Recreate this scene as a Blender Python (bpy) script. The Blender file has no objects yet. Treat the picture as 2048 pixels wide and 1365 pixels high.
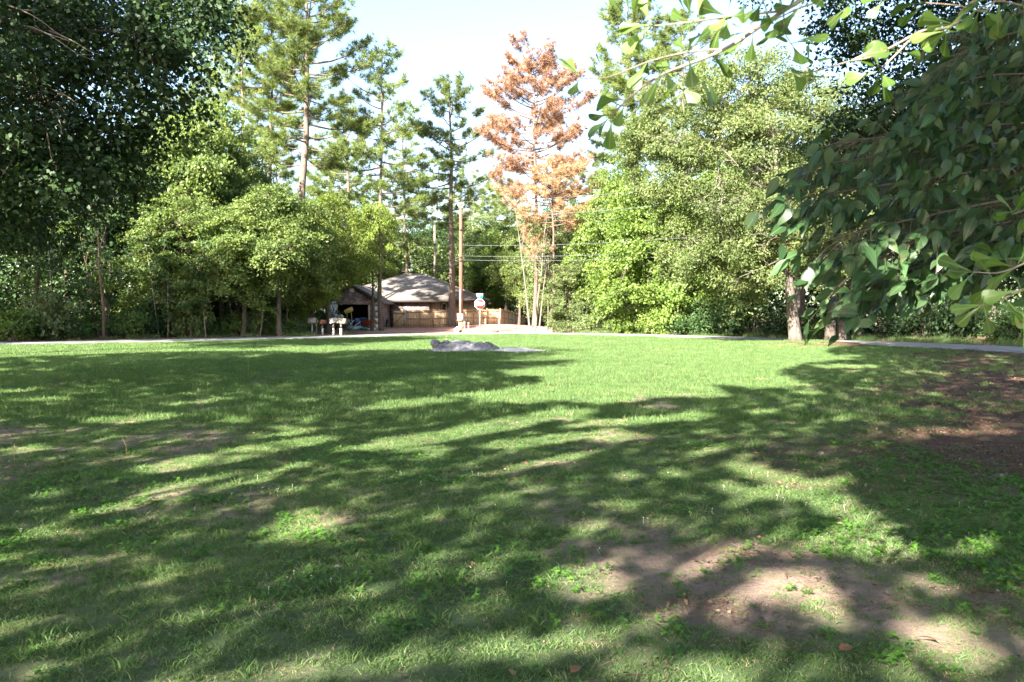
import bpy, math, random
import numpy as np
from mathutils import Vector, Matrix, Euler

# ------------------------------------------------------------------ camera, sky, sun, exposure
SC = bpy.context.scene
COL = SC.collection
F_PX, HORIZON, CAM_H = 1655.0, 622.0, 1.6          # focal length and horizon row, in 2048 px frame units
PITCH = math.atan((682.5 - HORIZON) / F_PX)
cd = bpy.data.cameras.new('camera'); cam = bpy.data.objects.new('camera', cd); COL.objects.link(cam)
cam.location = (0, 0, CAM_H); cam.rotation_euler = (math.pi / 2 - PITCH, 0, 0)
cd.sensor_width = 36; cd.lens = F_PX / 2048 * 36; cd.clip_start = 0.05; cd.clip_end = 3000
cd.dof.use_dof = True; cd.dof.focus_distance = 9.0; cd.dof.aperture_fstop = 7.0
SC.camera = cam

SUN_EL = math.radians(29)
SUN_AZ = math.radians(212)                        # clockwise from +Y: behind the camera on the left
LH = np.array([-math.sin(SUN_AZ), -math.cos(SUN_AZ)])   # horizontal travel of the light
TAN_EL = math.tan(SUN_EL)
w = bpy.data.worlds.new('World'); SC.world = w; w.use_nodes = True
nt = w.node_tree
sky = nt.nodes.new('ShaderNodeTexSky'); sky.sky_type = 'NISHITA'; sky.sun_disc = False
sky.sun_elevation = SUN_EL; sky.sun_rotation = SUN_AZ
sky.air_density = 1.0; sky.dust_density = 1.4; sky.ozone_density = 1.0
bg = nt.nodes['Background']; bg.inputs['Strength'].default_value = 0.068
nt.links.new(sky.outputs[0], bg.inputs[0])
sd = bpy.data.lights.new('sun', 'SUN'); sun = bpy.data.objects.new('sun', sd); COL.objects.link(sun)
sd.energy = 5.0; sd.angle = math.radians(0.53); sd.color = (1.0, 0.94, 0.83)
ldir = Vector((LH[0] * math.cos(SUN_EL), LH[1] * math.cos(SUN_EL), -math.sin(SUN_EL)))
sun.rotation_euler = ldir.to_track_quat('-Z', 'Y').to_euler(); sun.location = (-30, -35, 40)
SC.view_settings.view_transform = 'Standard'; SC.view_settings.look = 'None'
SC.view_settings.exposure = 2.9; SC.view_settings.gamma = 1
SC.view_settings.use_curve_mapping = False
SC.render.engine = 'CYCLES'
cy = SC.cycles
cy.use_denoising = True; cy.max_bounces = 7; cy.diffuse_bounces = 3; cy.transmission_bounces = 4
cy.sample_clamp_indirect = 6

# ------------------------------------------------------------------ helpers
def X(u, d): return (u - 1024) / F_PX * d
def Zv(v, d): return CAM_H + (HORIZON - v) / F_PX * d
def P(u, v, d): return np.array([X(u, d), d, Zv(v, d)])

def hash01(ix, iy, seed):
    h = (ix.astype(np.int64) * 374761393 + iy.astype(np.int64) * 668265263 + seed * 974634777) & 0x7fffffff
    h = ((h ^ (h >> 13)) * 1274126177) & 0x7fffffff
    return ((h ^ (h >> 16)) & 0xffffff) / float(0xffffff)
def vnoise(x, y, seed=0):
    x = np.asarray(x, float); y = np.asarray(y, float)
    ix = np.floor(x); iy = np.floor(y); fx = x - ix; fy = y - iy
    fx = fx * fx * (3 - 2 * fx); fy = fy * fy * (3 - 2 * fy)
    a = hash01(ix, iy, seed); b = hash01(ix + 1, iy, seed); c = hash01(ix, iy + 1, seed); d = hash01(ix + 1, iy + 1, seed)
    return (a + (b - a) * fx) * (1 - fy) + (c + (d - c) * fx) * fy
def fbm(x, y, seed=0, o=4):
    s = 0; a = .5; t = 0
    for k in range(o):
        s = s + a * vnoise(x * 2 ** k, y * 2 ** k, seed + k * 17); t += a; a *= .5
    return s / t
def sstep(a, b, x):
    t = np.clip((np.asarray(x, float) - a) / (b - a), 0, 1); return t * t * (3 - 2 * t)
def unit(v):
    v = np.asarray(v, float); return v / np.maximum(np.linalg.norm(v, axis=-1, keepdims=True), 1e-9)

class MB:
    """collects verts and faces (arrays) and builds one mesh"""
    def __init__(s): s.V = []; s.Q = []; s.T = []; s.n = 0; s.var = []
    def add(s, V, Q=None, T=None, var=None):
        V = np.asarray(V, float).reshape(-1, 3); s.V.append(V)
        if Q is not None and len(Q): s.Q.append(np.asarray(Q, np.int64).reshape(-1, 4) + s.n)
        if T is not None and len(T): s.T.append(np.asarray(T, np.int64).reshape(-1, 3) + s.n)
        s.var.append(np.full(len(V), .5) if var is None else np.asarray(var, float))
        s.n += len(V); return s
    def box(s, c, d, rz=0, rx=0, ry=0):
        v = np.array([[x, y, z] for x in (-.5, .5) for y in (-.5, .5) for z in (-.5, .5)]) * d
        if rz or rx or ry: v = v @ np.array(Euler((rx, ry, rz)).to_matrix()).T
        q = [[0, 1, 3, 2], [4, 6, 7, 5], [0, 4, 5, 1], [2, 3, 7, 6], [0, 2, 6, 4], [1, 5, 7, 3]]
        return s.add(v + np.asarray(c), q)
    def span(s, a, b): a = np.array(a, float); b = np.array(b, float); return s.box((a + b) / 2, np.abs(b - a))
    def tube(s, pts, rad, n=6, cap=True, var=None):
        pts = np.asarray(pts, float); m = len(pts); rad = np.broadcast_to(np.asarray(rad, float), (m,))
        tg = unit(np.gradient(pts, axis=0)); ref = np.array([0, 0, 1.]) if abs(tg[:, 2]).mean() < .8 else np.array([1., 0, 0])
        a = unit(np.cross(tg, ref)); b = np.cross(tg, a); th = np.arange(n) / n * 2 * math.pi
        V = pts[:, None] + rad[:, None, None] * (np.cos(th)[None, :, None] * a[:, None] + np.sin(th)[None, :, None] * b[:, None])
        i = np.arange(m - 1)[:, None] * n; j = np.arange(n)[None]; k = (j + 1) % n
        Q = np.stack([i + j, i + k, i + n + k, i + n + j], -1).reshape(-1, 4)
        V = V.reshape(-1, 3); T = None
        if cap:
            V = np.vstack([V, pts[:1], pts[-1:]]); jj = np.arange(n); kk = (jj + 1) % n
            T = np.vstack([np.stack([kk, jj, np.full(n, m * n)], -1), np.stack([(m - 1) * n + jj, (m - 1) * n + kk, np.full(n, m * n + 1)], -1)])
        return s.add(V, Q, T)
    def leaves(s, C, A, N, L, W, fold=.12, var=None):
        C = np.asarray(C); A = unit(A); N = unit(N - (N * A).sum(-1, keepdims=True) * A); S = np.cross(A, N)
        n = len(C); L = np.broadcast_to(L, (n,))[:, None]; W = np.broadcast_to(W, (n,))[:, None]
        V = np.stack([C - A * L / 2, C + S * W / 2 - A * L * .06 + N * W * fold, C + A * L / 2, C - S * W / 2 - A * L * .06 + N * W * fold], 1).reshape(-1, 3)
        Q = np.arange(n * 4).reshape(-1, 4)
        return s.add(V, Q, var=np.repeat(np.random.RandomState(n).rand(n) if var is None else var, 4))
    def tris(s, B, A, S, L, W, var=None):
        """needles/blades: base B, direction A, side S"""
        n = len(B); L = np.broadcast_to(L, (n,))[:, None]; W = np.broadcast_to(W, (n,))[:, None]
        V = np.stack([B - S * W / 2, B + S * W / 2, B + A * L], 1).reshape(-1, 3)
        return s.add(V, T=np.arange(n * 3).reshape(-1, 3), var=np.repeat(np.random.RandomState(n).rand(n) if var is None else var, 3))
    def mesh(s, name, mat, smooth=False):
        me = bpy.data.meshes.new(name)
        V = np.vstack(s.V); Q = np.vstack(s.Q) if s.Q else np.zeros((0, 4), int); T = np.vstack(s.T) if s.T else np.zeros((0, 3), int)
        me.vertices.add(len(V)); me.vertices.foreach_set('co', V.astype(np.float32).ravel())
        loops = np.concatenate([Q.ravel(), T.ravel()]).astype(np.int32)
        me.loops.add(len(loops)); me.loops.foreach_set('vertex_index', loops)
        me.polygons.add(len(Q) + len(T))
        st = np.concatenate([np.arange(len(Q)) * 4, len(Q) * 4 + np.arange(len(T)) * 3]).astype(np.int32)
        me.polygons.foreach_set('loop_start', st)
        if smooth: me.polygons.foreach_set('use_smooth', np.ones(len(st), bool))
        me.update(calc_edges=True)
        at = me.attributes.new('var', 'FLOAT', 'POINT'); at.data.foreach_set('value', np.concatenate(s.var).astype(np.float32))
        if mat: me.materials.append(mat)
        return me
    def build(s, name, mat, parent=None, smooth=False):
        o = bpy.data.objects.new(name, s.mesh(name, mat, smooth)); COL.objects.link(o)
        if parent: o.parent = parent
        return o

def empty(name, loc=(0, 0, 0), rz=0):
    o = bpy.data.objects.new(name, None); COL.objects.link(o); o.location = loc; o.rotation_euler = (0, 0, rz); o.empty_display_size = .3
    return o
def tag(o, label=None, cat=None, group=None, kind=None):
    if label: o['label'] = label
    if cat: o['category'] = cat
    if group: o['group'] = group
    if kind: o['kind'] = kind
    return o
def dup(root):
    r = root.copy(); COL.objects.link(r)
    for ch in list(root.children):
        c = ch.copy(); COL.objects.link(c); c.parent = r
        for g in list(ch.children):
            d = g.copy(); COL.objects.link(d); d.parent = c
    return r
def setmat(root, child, mat):
    for c in root.children:
        if c.name.split('.')[0] == child:
            c.material_slots[0].link = 'OBJECT'; c.material_slots[0].material = mat

# ------------------------------------------------------------------ materials
def newmat(name):
    m = bpy.data.materials.new(name); m.use_nodes = True
    return m, m.node_tree, m.node_tree.nodes['Principled BSDF'], m.node_tree.nodes['Material Output']
def rgb(c): return (c[0], c[1], c[2], 1)
def ramp(nt, cols):
    r = nt.nodes.new('ShaderNodeValToRGB'); e = r.color_ramp.elements
    e[0].position = cols[0][0]; e[0].color = rgb(cols[0][1]); e[1].position = cols[-1][0]; e[1].color = rgb(cols[-1][1])
    for p, c in cols[1:-1]:
        k = e.new(p); k.color = rgb(c)
    return r
def leafmat(name, c0, c1, c2=None, trans=.38, rough=.5, spec=.3, tboost=(1.25, 1.35, .7), rnd=.25):
    m, nt, b, out = newmat(name); N = nt.nodes; L = nt.links
    a = N.new('ShaderNodeAttribute'); a.attribute_name = 'var'
    cols = [(0, c0), (.8, c1)] + ([(1, c2)] if c2 else [(1, c1)])
    r = ramp(nt, cols); L.new(a.outputs['Fac'], r.inputs[0])
    oi = N.new('ShaderNodeObjectInfo'); hs = N.new('ShaderNodeHueSaturation'); L.new(r.outputs[0], hs.inputs['Color'])
    mr = N.new('ShaderNodeMapRange'); L.new(oi.outputs['Random'], mr.inputs[0]); mr.inputs[3].default_value = 1 - rnd; mr.inputs[4].default_value = 1 + rnd
    L.new(mr.outputs[0], hs.inputs['Value'])
    L.new(hs.outputs[0], b.inputs['Base Color']); b.inputs['Roughness'].default_value = rough; b.inputs['Specular IOR Level'].default_value = spec
    t = N.new('ShaderNodeBsdfTranslucent'); mu = N.new('ShaderNodeMix'); mu.data_type = 'RGBA'; mu.blend_type = 'MULTIPLY'; mu.inputs[0].default_value = 1
    L.new(hs.outputs[0], mu.inputs[6]); mu.inputs[7].default_value = rgb(tboost); L.new(mu.outputs[2], t.inputs[0])
    mx = N.new('ShaderNodeMixShader'); mx.inputs[0].default_value = trans; L.new(b.outputs[0], mx.inputs[1]); L.new(t.outputs[0], mx.inputs[2])
    L.new(mx.outputs[0], out.inputs[0]); return m
def noisemat(name, cols, scale=6, stretch=(1, 1, 1), rough=.85, bump=.3, bscale=None, detail=6, metal=0, spec=.3, dist=.02):
    m, nt, b, out = newmat(name); N = nt.nodes; L = nt.links
    tc = N.new('ShaderNodeTexCoord'); mp = N.new('ShaderNodeMapping'); mp.inputs['Scale'].default_value = stretch
    L.new(tc.outputs['Object'], mp.inputs[0])
    n = N.new('ShaderNodeTexNoise'); n.inputs['Scale'].default_value = scale; n.inputs['Detail'].default_value = detail; n.inputs['Roughness'].default_value = .65
    L.new(mp.outputs[0], n.inputs[0]); k = len(cols)
    r = ramp(nt, [(.28 + .44 * i / max(1, k - 1), c) for i, c in enumerate(cols)] if k > 1 else [(0, cols[0]), (1, cols[0])])
    L.new(n.outputs[0], r.inputs[0]); L.new(r.outputs[0], b.inputs['Base Color'])
    b.inputs['Roughness'].default_value = rough; b.inputs['Metallic'].default_value = metal; b.inputs['Specular IOR Level'].default_value = spec
    if bump:
        n2 = N.new('ShaderNodeTexNoise'); n2.inputs['Scale'].default_value = bscale or scale * 2; n2.inputs['Detail'].default_value = 8; L.new(mp.outputs[0], n2.inputs[0])
        bp = N.new('ShaderNodeBump'); bp.inputs['Strength'].default_value = bump; bp.inputs['Distance'].default_value = dist; L.new(n2.outputs[0], bp.inputs['Height']); L.new(bp.outputs[0], b.inputs['Normal'])
    return m
def plain(name, c, rough=.6, metal=0, spec=.4): return noisemat(name, [tuple(x * .82 for x in c), tuple(min(1, x * 1.12) for x in c)], 9, rough=rough, bump=.08, metal=metal, spec=spec)

M = {}
M['leaf_olive'] = leafmat('leaf_olive', (.055, .09, .026), (.15, .20, .055), (.24, .235, .08))
M['leaf_green'] = leafmat('leaf_green', (.05, .10, .026), (.13, .20, .05), (.19, .24, .07))
M['leaf_bright'] = leafmat('leaf_bright', (.085, .145, .032), (.19, .265, .06), (.27, .30, .09), trans=.42)
M['leaf_yellow'] = leafmat('leaf_yellow', (.085, .13, .025), (.19, .245, .05), (.27, .28, .07), trans=.45)
M['leaf_pale'] = leafmat('leaf_pale', (.09, .13, .05), (.19, .235, .09), (.27, .26, .12))
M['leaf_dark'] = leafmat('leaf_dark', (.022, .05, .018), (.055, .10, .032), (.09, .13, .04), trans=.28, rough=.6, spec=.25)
M['leaf_shadow'] = leafmat('leaf_shadow', (.015, .034, .013), (.04, .074, .025), (.075, .11, .035), trans=.25, rough=.55, spec=.3)  # darker green, shade of the dim crowns put into the leaf colour
M['leaf_oak'] = leafmat('leaf_oak', (.075, .11, .036), (.18, .225, .075), (.29, .27, .12), trans=.34)
M['needle_green'] = leafmat('needle_green', (.09, .135, .04), (.20, .25, .07), (.30, .28, .09), trans=.34)
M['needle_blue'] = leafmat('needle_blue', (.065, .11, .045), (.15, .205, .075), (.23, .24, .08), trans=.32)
M['needle_dead'] = leafmat('needle_dead', (.22, .125, .08), (.40, .235, .15), (.50, .35, .25), trans=.3, tboost=(1.1, 1, .85), rnd=.08)
M['needle_dead_pale'] = leafmat('needle_dead_pale', (.30, .185, .10), (.46, .31, .17), (.5, .38, .22), trans=.3, tboost=(1.1, 1, .8), rnd=.08)
M['bark'] = noisemat('bark', [(.04, .03, .024), (.10, .078, .062), (.17, .14, .115)], 5, (4, 4, .8), bump=.8, bscale=9, dist=.06)
M['bark_pine'] = noisemat('bark_pine', [(.06, .042, .034), (.15, .11, .085), (.24, .19, .155)], 4, (3, 3, .9), bump=.8, bscale=8, dist=.06)
M['bark_pale'] = noisemat('bark_pale', [(.075, .06, .05), (.16, .135, .11), (.27, .235, .20)], 5, (3, 3, .8), bump=.5, bscale=9, dist=.04)
M['bark_red'] = noisemat('bark_red', [(.07, .042, .032), (.15, .095, .072), (.24, .17, .14)], 5, (3, 3, .8), bump=.5)
M['twig_dark'] = noisemat('twig_dark', [(.07, .06, .04), (.14, .115, .08)], 30, bump=.3)
M['twig'] = noisemat('twig', [(.16, .12, .09), (.32, .26, .20)], 30, bump=.3)

# ------------------------------------------------------------------ terrain and ground sheet
ROAD = np.array([(-72, 8), (-50, 22), (-36, 31.6), (-24.4, 39.5), (-18.5, 43.5), (-11.3, 49.3), (-6.3, 54.8), (-1.5, 57.3), (2.6, 57.0), (6.7, 54.6), (10.4, 50.8),
                 (13.8, 45.9), (17.3, 40.6), (19.7, 36.6), (21.3, 32), (23.2, 25), (25, 12), (26, -10), (26.5, -40)], float)
def catmull(p, k=10):
    q = np.vstack([2 * p[0] - p[1], p, 2 * p[-1] - p[-2]]); out = []
    for i in range(1, len(q) - 2):
        for t in np.arange(k) / k:
            a, b, c, d = q[i - 1:i + 3]
            out.append(.5 * (2 * b + (c - a) * t + (2 * a - 5 * b + 4 * c - d) * t * t + (3 * b - a - 3 * c + d) * t ** 3))
    return np.array(out + [p[-1]])
RC = catmull(ROAD)
def road_signed(x, y):
    """distance to the road centre line; positive on the far (house) side"""
    x = np.atleast_1d(np.asarray(x, float)); y = np.atleast_1d(np.asarray(y, float))
    best = np.full(x.shape, 1e9); sg = np.ones(x.shape)
    for i in range(len(RC) - 1):
        a, b = RC[i], RC[i + 1]; ab = b - a; t = np.clip(((x - a[0]) * ab[0] + (y - a[1]) * ab[1]) / (ab @ ab), 0, 1)
        dx = x - a[0] - t * ab[0]; dy = y - a[1] - t * ab[1]; d = np.hypot(dx, dy); s = np.sign(ab[0] * dy - ab[1] * dx)
        k = d < best; best = np.where(k, d, best); sg = np.where(k, s, sg)
    return best * sg
ROAD_W = 2.15
def terrain(x, y):
    x = np.asarray(x, float); y = np.asarray(y, float)
    z = (fbm(x / 3.1 + 40, y / 3.1 + 40, 3, 3) - .5) * .13 * sstep(38, 26, np.hypot(x, y))
    z = z + (fbm(x / .5 + 9, y / .5 + 7, 8, 2) - .5) * .03 * sstep(20, 12, np.hypot(x, y))
    z = z + .42 * np.exp(-((x + 1.2) / 4.6) ** 2 - ((y - 73) / 4.2) ** 2)            # red dirt berm before the fence
    z = z - .95 * np.exp(-((x - 3.2) / 3.4) ** 2 - ((y - 91) / 6.5) ** 2)            # ground falls away behind it
    z = z + .16 * np.exp(-((x - 14.8) / 2.6) ** 2 - ((y - 39.4) / 1.6) ** 2)         # root mound of the roadside oak
    return z
def tz(x, y): return float(terrain(np.array([x]), np.array([y]))[0])

def dirtmask(x, y):
    n = fbm(x / 1.25 + 3, y / 1.7 + 11, 21, 4); m = fbm(x / .33, y / .33, 5, 3)
    right = sstep(-.5, 1.8, x - .05 * y) * sstep(9, 5.5, y)
    spot = np.exp(-((x - 1.35) / 1.0) ** 2 - ((y - 4.9) / .75) ** 2) + .5 * np.exp(-((x + 3.6) / 1.6) ** 2 - ((y - 11.9) / .8) ** 2) + .7 * np.exp(-((x + 2.3) / .55) ** 2 - ((y - 9.2) / .45) ** 2) \
        + .8 * np.exp(-((x - 2.1) / .5) ** 2 - ((y - 3.9) / .5) ** 2) + .6 * np.exp(-((x + 5.0) / .8) ** 2 - ((y - 7.8) / .5) ** 2) + .5 * np.exp(-((x + 1.7) / .5) ** 2 - ((y - 6.4) / .3) ** 2)
    v = n * .68 + m * .32 + .08 * right + .17 * spot
    return sstep(.47, .78, v + .16 * (fbm(x / .12, y / .12, 6, 2) - .5))
def strawmask(x, y):
    """bare brown pine straw and soil under the right-hand trees"""
    n = fbm(x / 2.0, y / 2.0, 31, 4) - .5
    a = np.exp(-((x - 15.4) / 3.6) ** 2 - ((y - 38.0) / 1.7) ** 2) * 1.7
    b = sstep(-.6, 3.4, x - (2.9 + .5 * (y - 12)) + n * 6) * sstep(5.6, 8.6, y + n * 2 + .5 * (x - 4)) * sstep(40, 32, y)
    return np.clip(a + b, 0, 1)

def axis(parts):
    return np.unique(np.round(np.concatenate([np.arange(a, b, s) for a, b, s in parts]), 4))
gx = axis([(-900, -160, 120), (-160, -60, 12), (-60, -28, 2), (-28, -9, .4), (-9, 9, .1), (9, 30, .35), (30, 60, 2), (60, 160, 12), (160, 901, 120)])
gy = axis([(-300, -40, 60), (-40, -4, 6), (-4, 2, .6), (2, 13, .09), (13, 26, .2), (26, 62, .5), (62, 110, 1.2), (110, 200, 12), (200, 1500, 160)])
GX, GY = np.meshgrid(gx, gy); fx, fy = GX.ravel(), GY.ravel(); fz = terrain(fx, fy)
g = MB(); nx, ny = len(gx), len(gy)
ii = (np.arange(ny - 1)[:, None] * nx + np.arange(nx - 1)[None]).ravel()
g.add(np.stack([fx, fy, fz], -1), np.stack([ii, ii + 1, ii + nx + 1, ii + nx], -1))
rs = road_signed(fx, fy)
c_lawn = np.array([.092, .13, .056]); c_dirt = np.array([.255, .185, .145]); c_straw = np.array([.115, .072, .052]); c_litter = np.array([.19, .125, .08])
c_red = np.array([.42, .225, .175]); c_sand = np.array([.58, .50, .41]); c_far = np.array([.15, .19, .06]); c_dry = np.array([.25, .245, .10])
def mixc(a, b, t): return a * (1 - t)[:, None] + b * t[:, None]
colr = np.tile(c_lawn, (len(fx), 1))
colr = mixc(colr, c_dry, np.clip(sstep(.42, .72, fbm(fx / 2.3, fy / 3.2, 61, 4)) * .4, 0, 1))
colr = mixc(colr, c_dirt, dirtmask(fx, fy) * sstep(46, 30, fy))
colr = mixc(colr, c_straw, strawmask(fx, fy))
colr = mixc(colr, c_dry * 1.15, np.exp(-((fx - 11.8) / 2.8) ** 2 - ((fy - 38.5) / 2.6) ** 2) * .8)
far = sstep(1.9, 3.0, rs + (fbm(fx / 1.3, fy / 1.3, 77, 3) - .5) * 1.2)
colr = mixc(colr, c_litter, far * (.55 + .45 * sstep(.35, .6, fbm(fx / 1.5, fy / 1.5, 44, 3))))
colr = mixc(colr, c_far, far * sstep(4.5, 7.5, fx) * sstep(22, 14, fx) * .9)
red = sstep(-12.0, -10.3, fx + (fbm(fx / 2, fy / 2, 91, 3) - .5) * 2) * sstep(4.8, 2.2, fx - .1 * (fy - 70)) * sstep(59.5, 62, fy) * sstep(84, 79, fy)
colr = mixc(colr, c_red, red)
drive = sstep(1.9, .9, np.abs(fx - (.3 + (fy - 58) * .22) + (fbm(fx, fy, 12, 2) - .5))) * sstep(56, 58, fy) * sstep(92, 82, fy)
colr = mixc(colr, np.array([.52, .44, .38]), drive)
MX, MY = -1.75, 32.6
apron = np.exp(-(((fx - MX - 1.7) / 1.75) ** 2 + ((fy - MY + .2) / .95) ** 2) ** 2)
colr = mixc(colr, c_sand, np.clip(apron * 1.4, 0, 1))
def groundmat():
    m, nt, b, out = newmat('ground_soil'); N = nt.nodes; L = nt.links
    a = N.new('ShaderNodeAttribute'); a.attribute_name = 'gcol'; tc = N.new('ShaderNodeTexCoord')
    n1 = N.new('ShaderNodeTexNoise'); n1.inputs['Scale'].default_value = 1.1; n1.inputs['Detail'].default_value = 9; n1.inputs['Roughness'].default_value = .7
    n2 = N.new('ShaderNodeTexNoise'); n2.inputs['Scale'].default_value = 26; n2.inputs['Detail'].default_value = 6; n2.inputs['Roughness'].default_value = .75
    for n in (n1, n2): L.new(tc.outputs['Object'], n.inputs[0])
    ad = N.new('ShaderNodeMath'); ad.operation = 'ADD'; L.new(n1.outputs[0], ad.inputs[0]); L.new(n2.outputs[0], ad.inputs[1])
    mr = N.new('ShaderNodeMapRange'); L.new(ad.outputs[0], mr.inputs[0]); mr.inputs[1].default_value = .7; mr.inputs[2].default_value = 1.3; mr.inputs[3].default_value = .62; mr.inputs[4].default_value = 1.32
    hs = N.new('ShaderNodeHueSaturation'); L.new(a.outputs['Color'], hs.inputs['Color']); L.new(mr.outputs[0], hs.inputs['Value']); L.new(hs.outputs[0], b.inputs['Base Color'])
    b.inputs['Roughness'].default_value = .95; b.inputs['Specular IOR Level'].default_value = .1
    bp = N.new('ShaderNodeBump'); bp.inputs['Strength'].default_value = .7; bp.inputs['Distance'].default_value = .03; L.new(n2.outputs[0], bp.inputs['Height']); L.new(bp.outputs[0], b.inputs['Normal'])
    return m
ground = g.build('ground', groundmat(), smooth=True)
ca = ground.data.attributes.new('gcol', 'FLOAT_COLOR', 'POINT'); ca.data.foreach_set('color', np.hstack([colr, np.ones((len(fx), 1))]).astype(np.float32).ravel())
tag(ground, kind='structure')

# road ribbon
r = MB(); tg = unit(np.gradient(RC, axis=0)); nr = np.stack([-tg[:, 1], tg[:, 0]], -1); k = len(RC)
offs = np.array([-1, -.92, -.5, 0, .5, .92, 1]) * ROAD_W; hh = np.array([-.03, .03, .045, .055, .045, .03, -.03])
V = []
for i in range(k):
    jit = (hash01(np.arange(7) + 10 * i, np.arange(7), 5) - .5) * np.array([.22, .16, 0, 0, 0, .16, .22])
    for o, h, j in zip(offs, hh, jit):
        p = RC[i] + nr[i] * (o + j); V.append((p[0], p[1], tz(p[0], p[1]) + h + .012))
i = (np.arange(k - 1)[:, None] * 7 + np.arange(6)[None]).ravel()
r.add(V, np.stack([i + 7, i + 8, i + 1, i], -1))
road = r.build('road', noisemat('road_paving', [(.15, .145, .14), (.225, .215, .205), (.29, .28, .265)], 1.5, rough=.95, spec=.1, bump=.3, bscale=40), smooth=True)
tag(road, kind='structure')

# ------------------------------------------------------------------ tree builders
def curve_pts(a, b, bend, k=5, sag=0):
    t = np.linspace(0, 1, k)[:, None]; p = a * (1 - t) + b * t
    return p + np.sin(t * math.pi) * bend
def crown_clumps(rs, lobes, n, inner=.5, low=.0):
    out = []; w = np.array([l[3] * l[4] + l[4] * l[5] for l in lobes]); w = w / w.sum()
    idx = rs.choice(len(lobes), n * 3, p=w)
    for i in idx:
        l = lobes[i]; d = unit(rs.randn(3)); q = inner + (1 - inner) * rs.rand() ** .6
        if d[2] < -.3 and rs.rand() < low: continue
        p = np.array(l[:3]) + d * q * np.array(l[3:6]); out.append((p, unit(d + np.array([0, 0, .35]))))
        if len(out) >= n: break
    return out
def leaf_cloud(mb, rs, clumps, per, cr, L, W, oblate=.45, droop=.25, keep=None):
    k = len(clumps); C = np.repeat(np.array([c[0] for c in clumps]), per, 0); O = np.repeat(np.array([c[1] for c in clumps]), per, 0)
    n = len(C); rad = np.repeat(cr * (.5 + 1.0 * rs.rand(k) ** 1.3), per)[:, None]
    d = rs.randn(n, 3); d = unit(d) * (rs.rand(n, 1) ** .45); up = unit(O * .5 + np.array([0, 0, 1.]) + .3 * np.repeat(rs.randn(k, 3), per, 0))
    d = d - up * (d * up).sum(-1, keepdims=True) * (1 - oblate)
    p = C + d * rad
    N = unit(.8 * up + .35 * O + .75 * rs.randn(n, 3)); A = unit(rs.randn(n, 3) * .7 + unit(d + 1e-6) * .7 + np.array([0, 0, -droop]))
    tone = np.repeat(rs.rand(k), per) * .55 + rs.rand(n) * .45
    if keep is not None:
        m = keep(p); p, N, A, tone = p[m], N[m], A[m], tone[m]; n = len(p)
    s = .7 + .6 * rs.rand(n)
    mb.leaves(p, A, N, L * s, W * s, var=tone)
def trunk_mesh(mb, rs, base, top, r0, r1, lean, clumps, nlimb, twig=.014, sides=8, frac0=.25, flare=1.5):
    t = np.linspace(0, 1, 9); base = np.array(base, float); top = np.array(top, float)
    pts = base + (top - base) * t[:, None]; wob = np.cumsum(rs.randn(9, 3) * .035 * np.linalg.norm(top - base) / 9, 0); wob[0] = 0; wob[:, 2] = 0; pts = pts + wob
    rad = r0 + (r1 - r0) * t; rad[0] *= flare; rad[1] *= 1 + (flare - 1) * .15
    pts = np.insert(pts, 1, pts[0] + (pts[1] - pts[0]) * .2, 0); rad = np.insert(rad, 1, r0 * (1 + (flare - 1) * .35)); pts[0, 2] -= .15
    mb.tube(pts, rad, sides)
    if not clumps: return pts, rad
    cs = np.array([c[0] for c in clumps]); limbs = cs[rs.choice(len(cs), min(nlimb, len(cs)), replace=False)]
    segs = []
    for e in limbs:
        f = np.clip(frac0 + (1 - frac0) * (e[2] - base[2]) / max(.1, top[2] - base[2]) * .72 + rs.randn() * .05, frac0, .97)
        j = f * (len(pts) - 1); j0 = int(j); s = pts[j0] + (pts[min(j0 + 1, len(pts) - 1)] - pts[j0]) * (j - j0)
        c = curve_pts(s, e, np.array([0, 0, .12]) * np.linalg.norm(e - s) + rs.randn(3) * .12, 6); rr = max(.018, r0 * .34 * (1 - .55 * f))
        mb.tube(c, np.linspace(rr, rr * .25, 6), 5, cap=False); segs.append(c)
    S = np.vstack([s[2:] for s in segs])
    for e in cs:
        s = S[np.argmin(((S - e) ** 2).sum(1) + .3 * np.abs(S[:, 2] - e[2]))]
        if np.linalg.norm(e - s) < .15: continue
        mb.tube(curve_pts(s, e, rs.randn(3) * .1, 4), np.linspace(twig * 1.6, twig * .5, 4), 3, cap=False)
    return pts, rad
def broadleaf(seed, H=12, R=4.2, base=2.4, nclump=170, per=130, cr=1.0, L=.19, W=.13, r0=.2, leaf='leaf_olive', bark='bark', lobes=None, name='broadleaf_tree', nside=9, low=.35, inner=.5, oblate=.45):
    rs = np.random.RandomState(seed); root = empty(name)
    if lobes is None:
        cz = (H + base) / 2; lobes = [(0, 0, cz, R * .78, R * .78, (H - base) / 2)]
        for k in range(nside):
            a = rs.rand() * 6.28; h = rs.rand(); rr = R * (.36 + .2 * rs.rand()); q = (R - rr) * (1 - .55 * max(0, h - .45) / .55) * (.85 + .4 * rs.rand())
            lobes.append((math.cos(a) * q, math.sin(a) * q, base + rr * .6 + h * (H - base - rr * 1.3), rr, rr, rr * .75))
    cl = crown_clumps(rs, lobes, nclump, inner, low)
    mb = MB(); trunk_mesh(mb, rs, (0, 0, 0), (rs.randn() * .25, rs.randn() * .25, H * .86), r0, r0 * .15, 0, cl, 14)
    mb.build('trunk', M[bark], root, smooth=True)
    lb = MB(); leaf_cloud(lb, rs, cl, per, cr, L, W, oblate); lb.build('crown', M[leaf], root)
    return root
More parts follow.
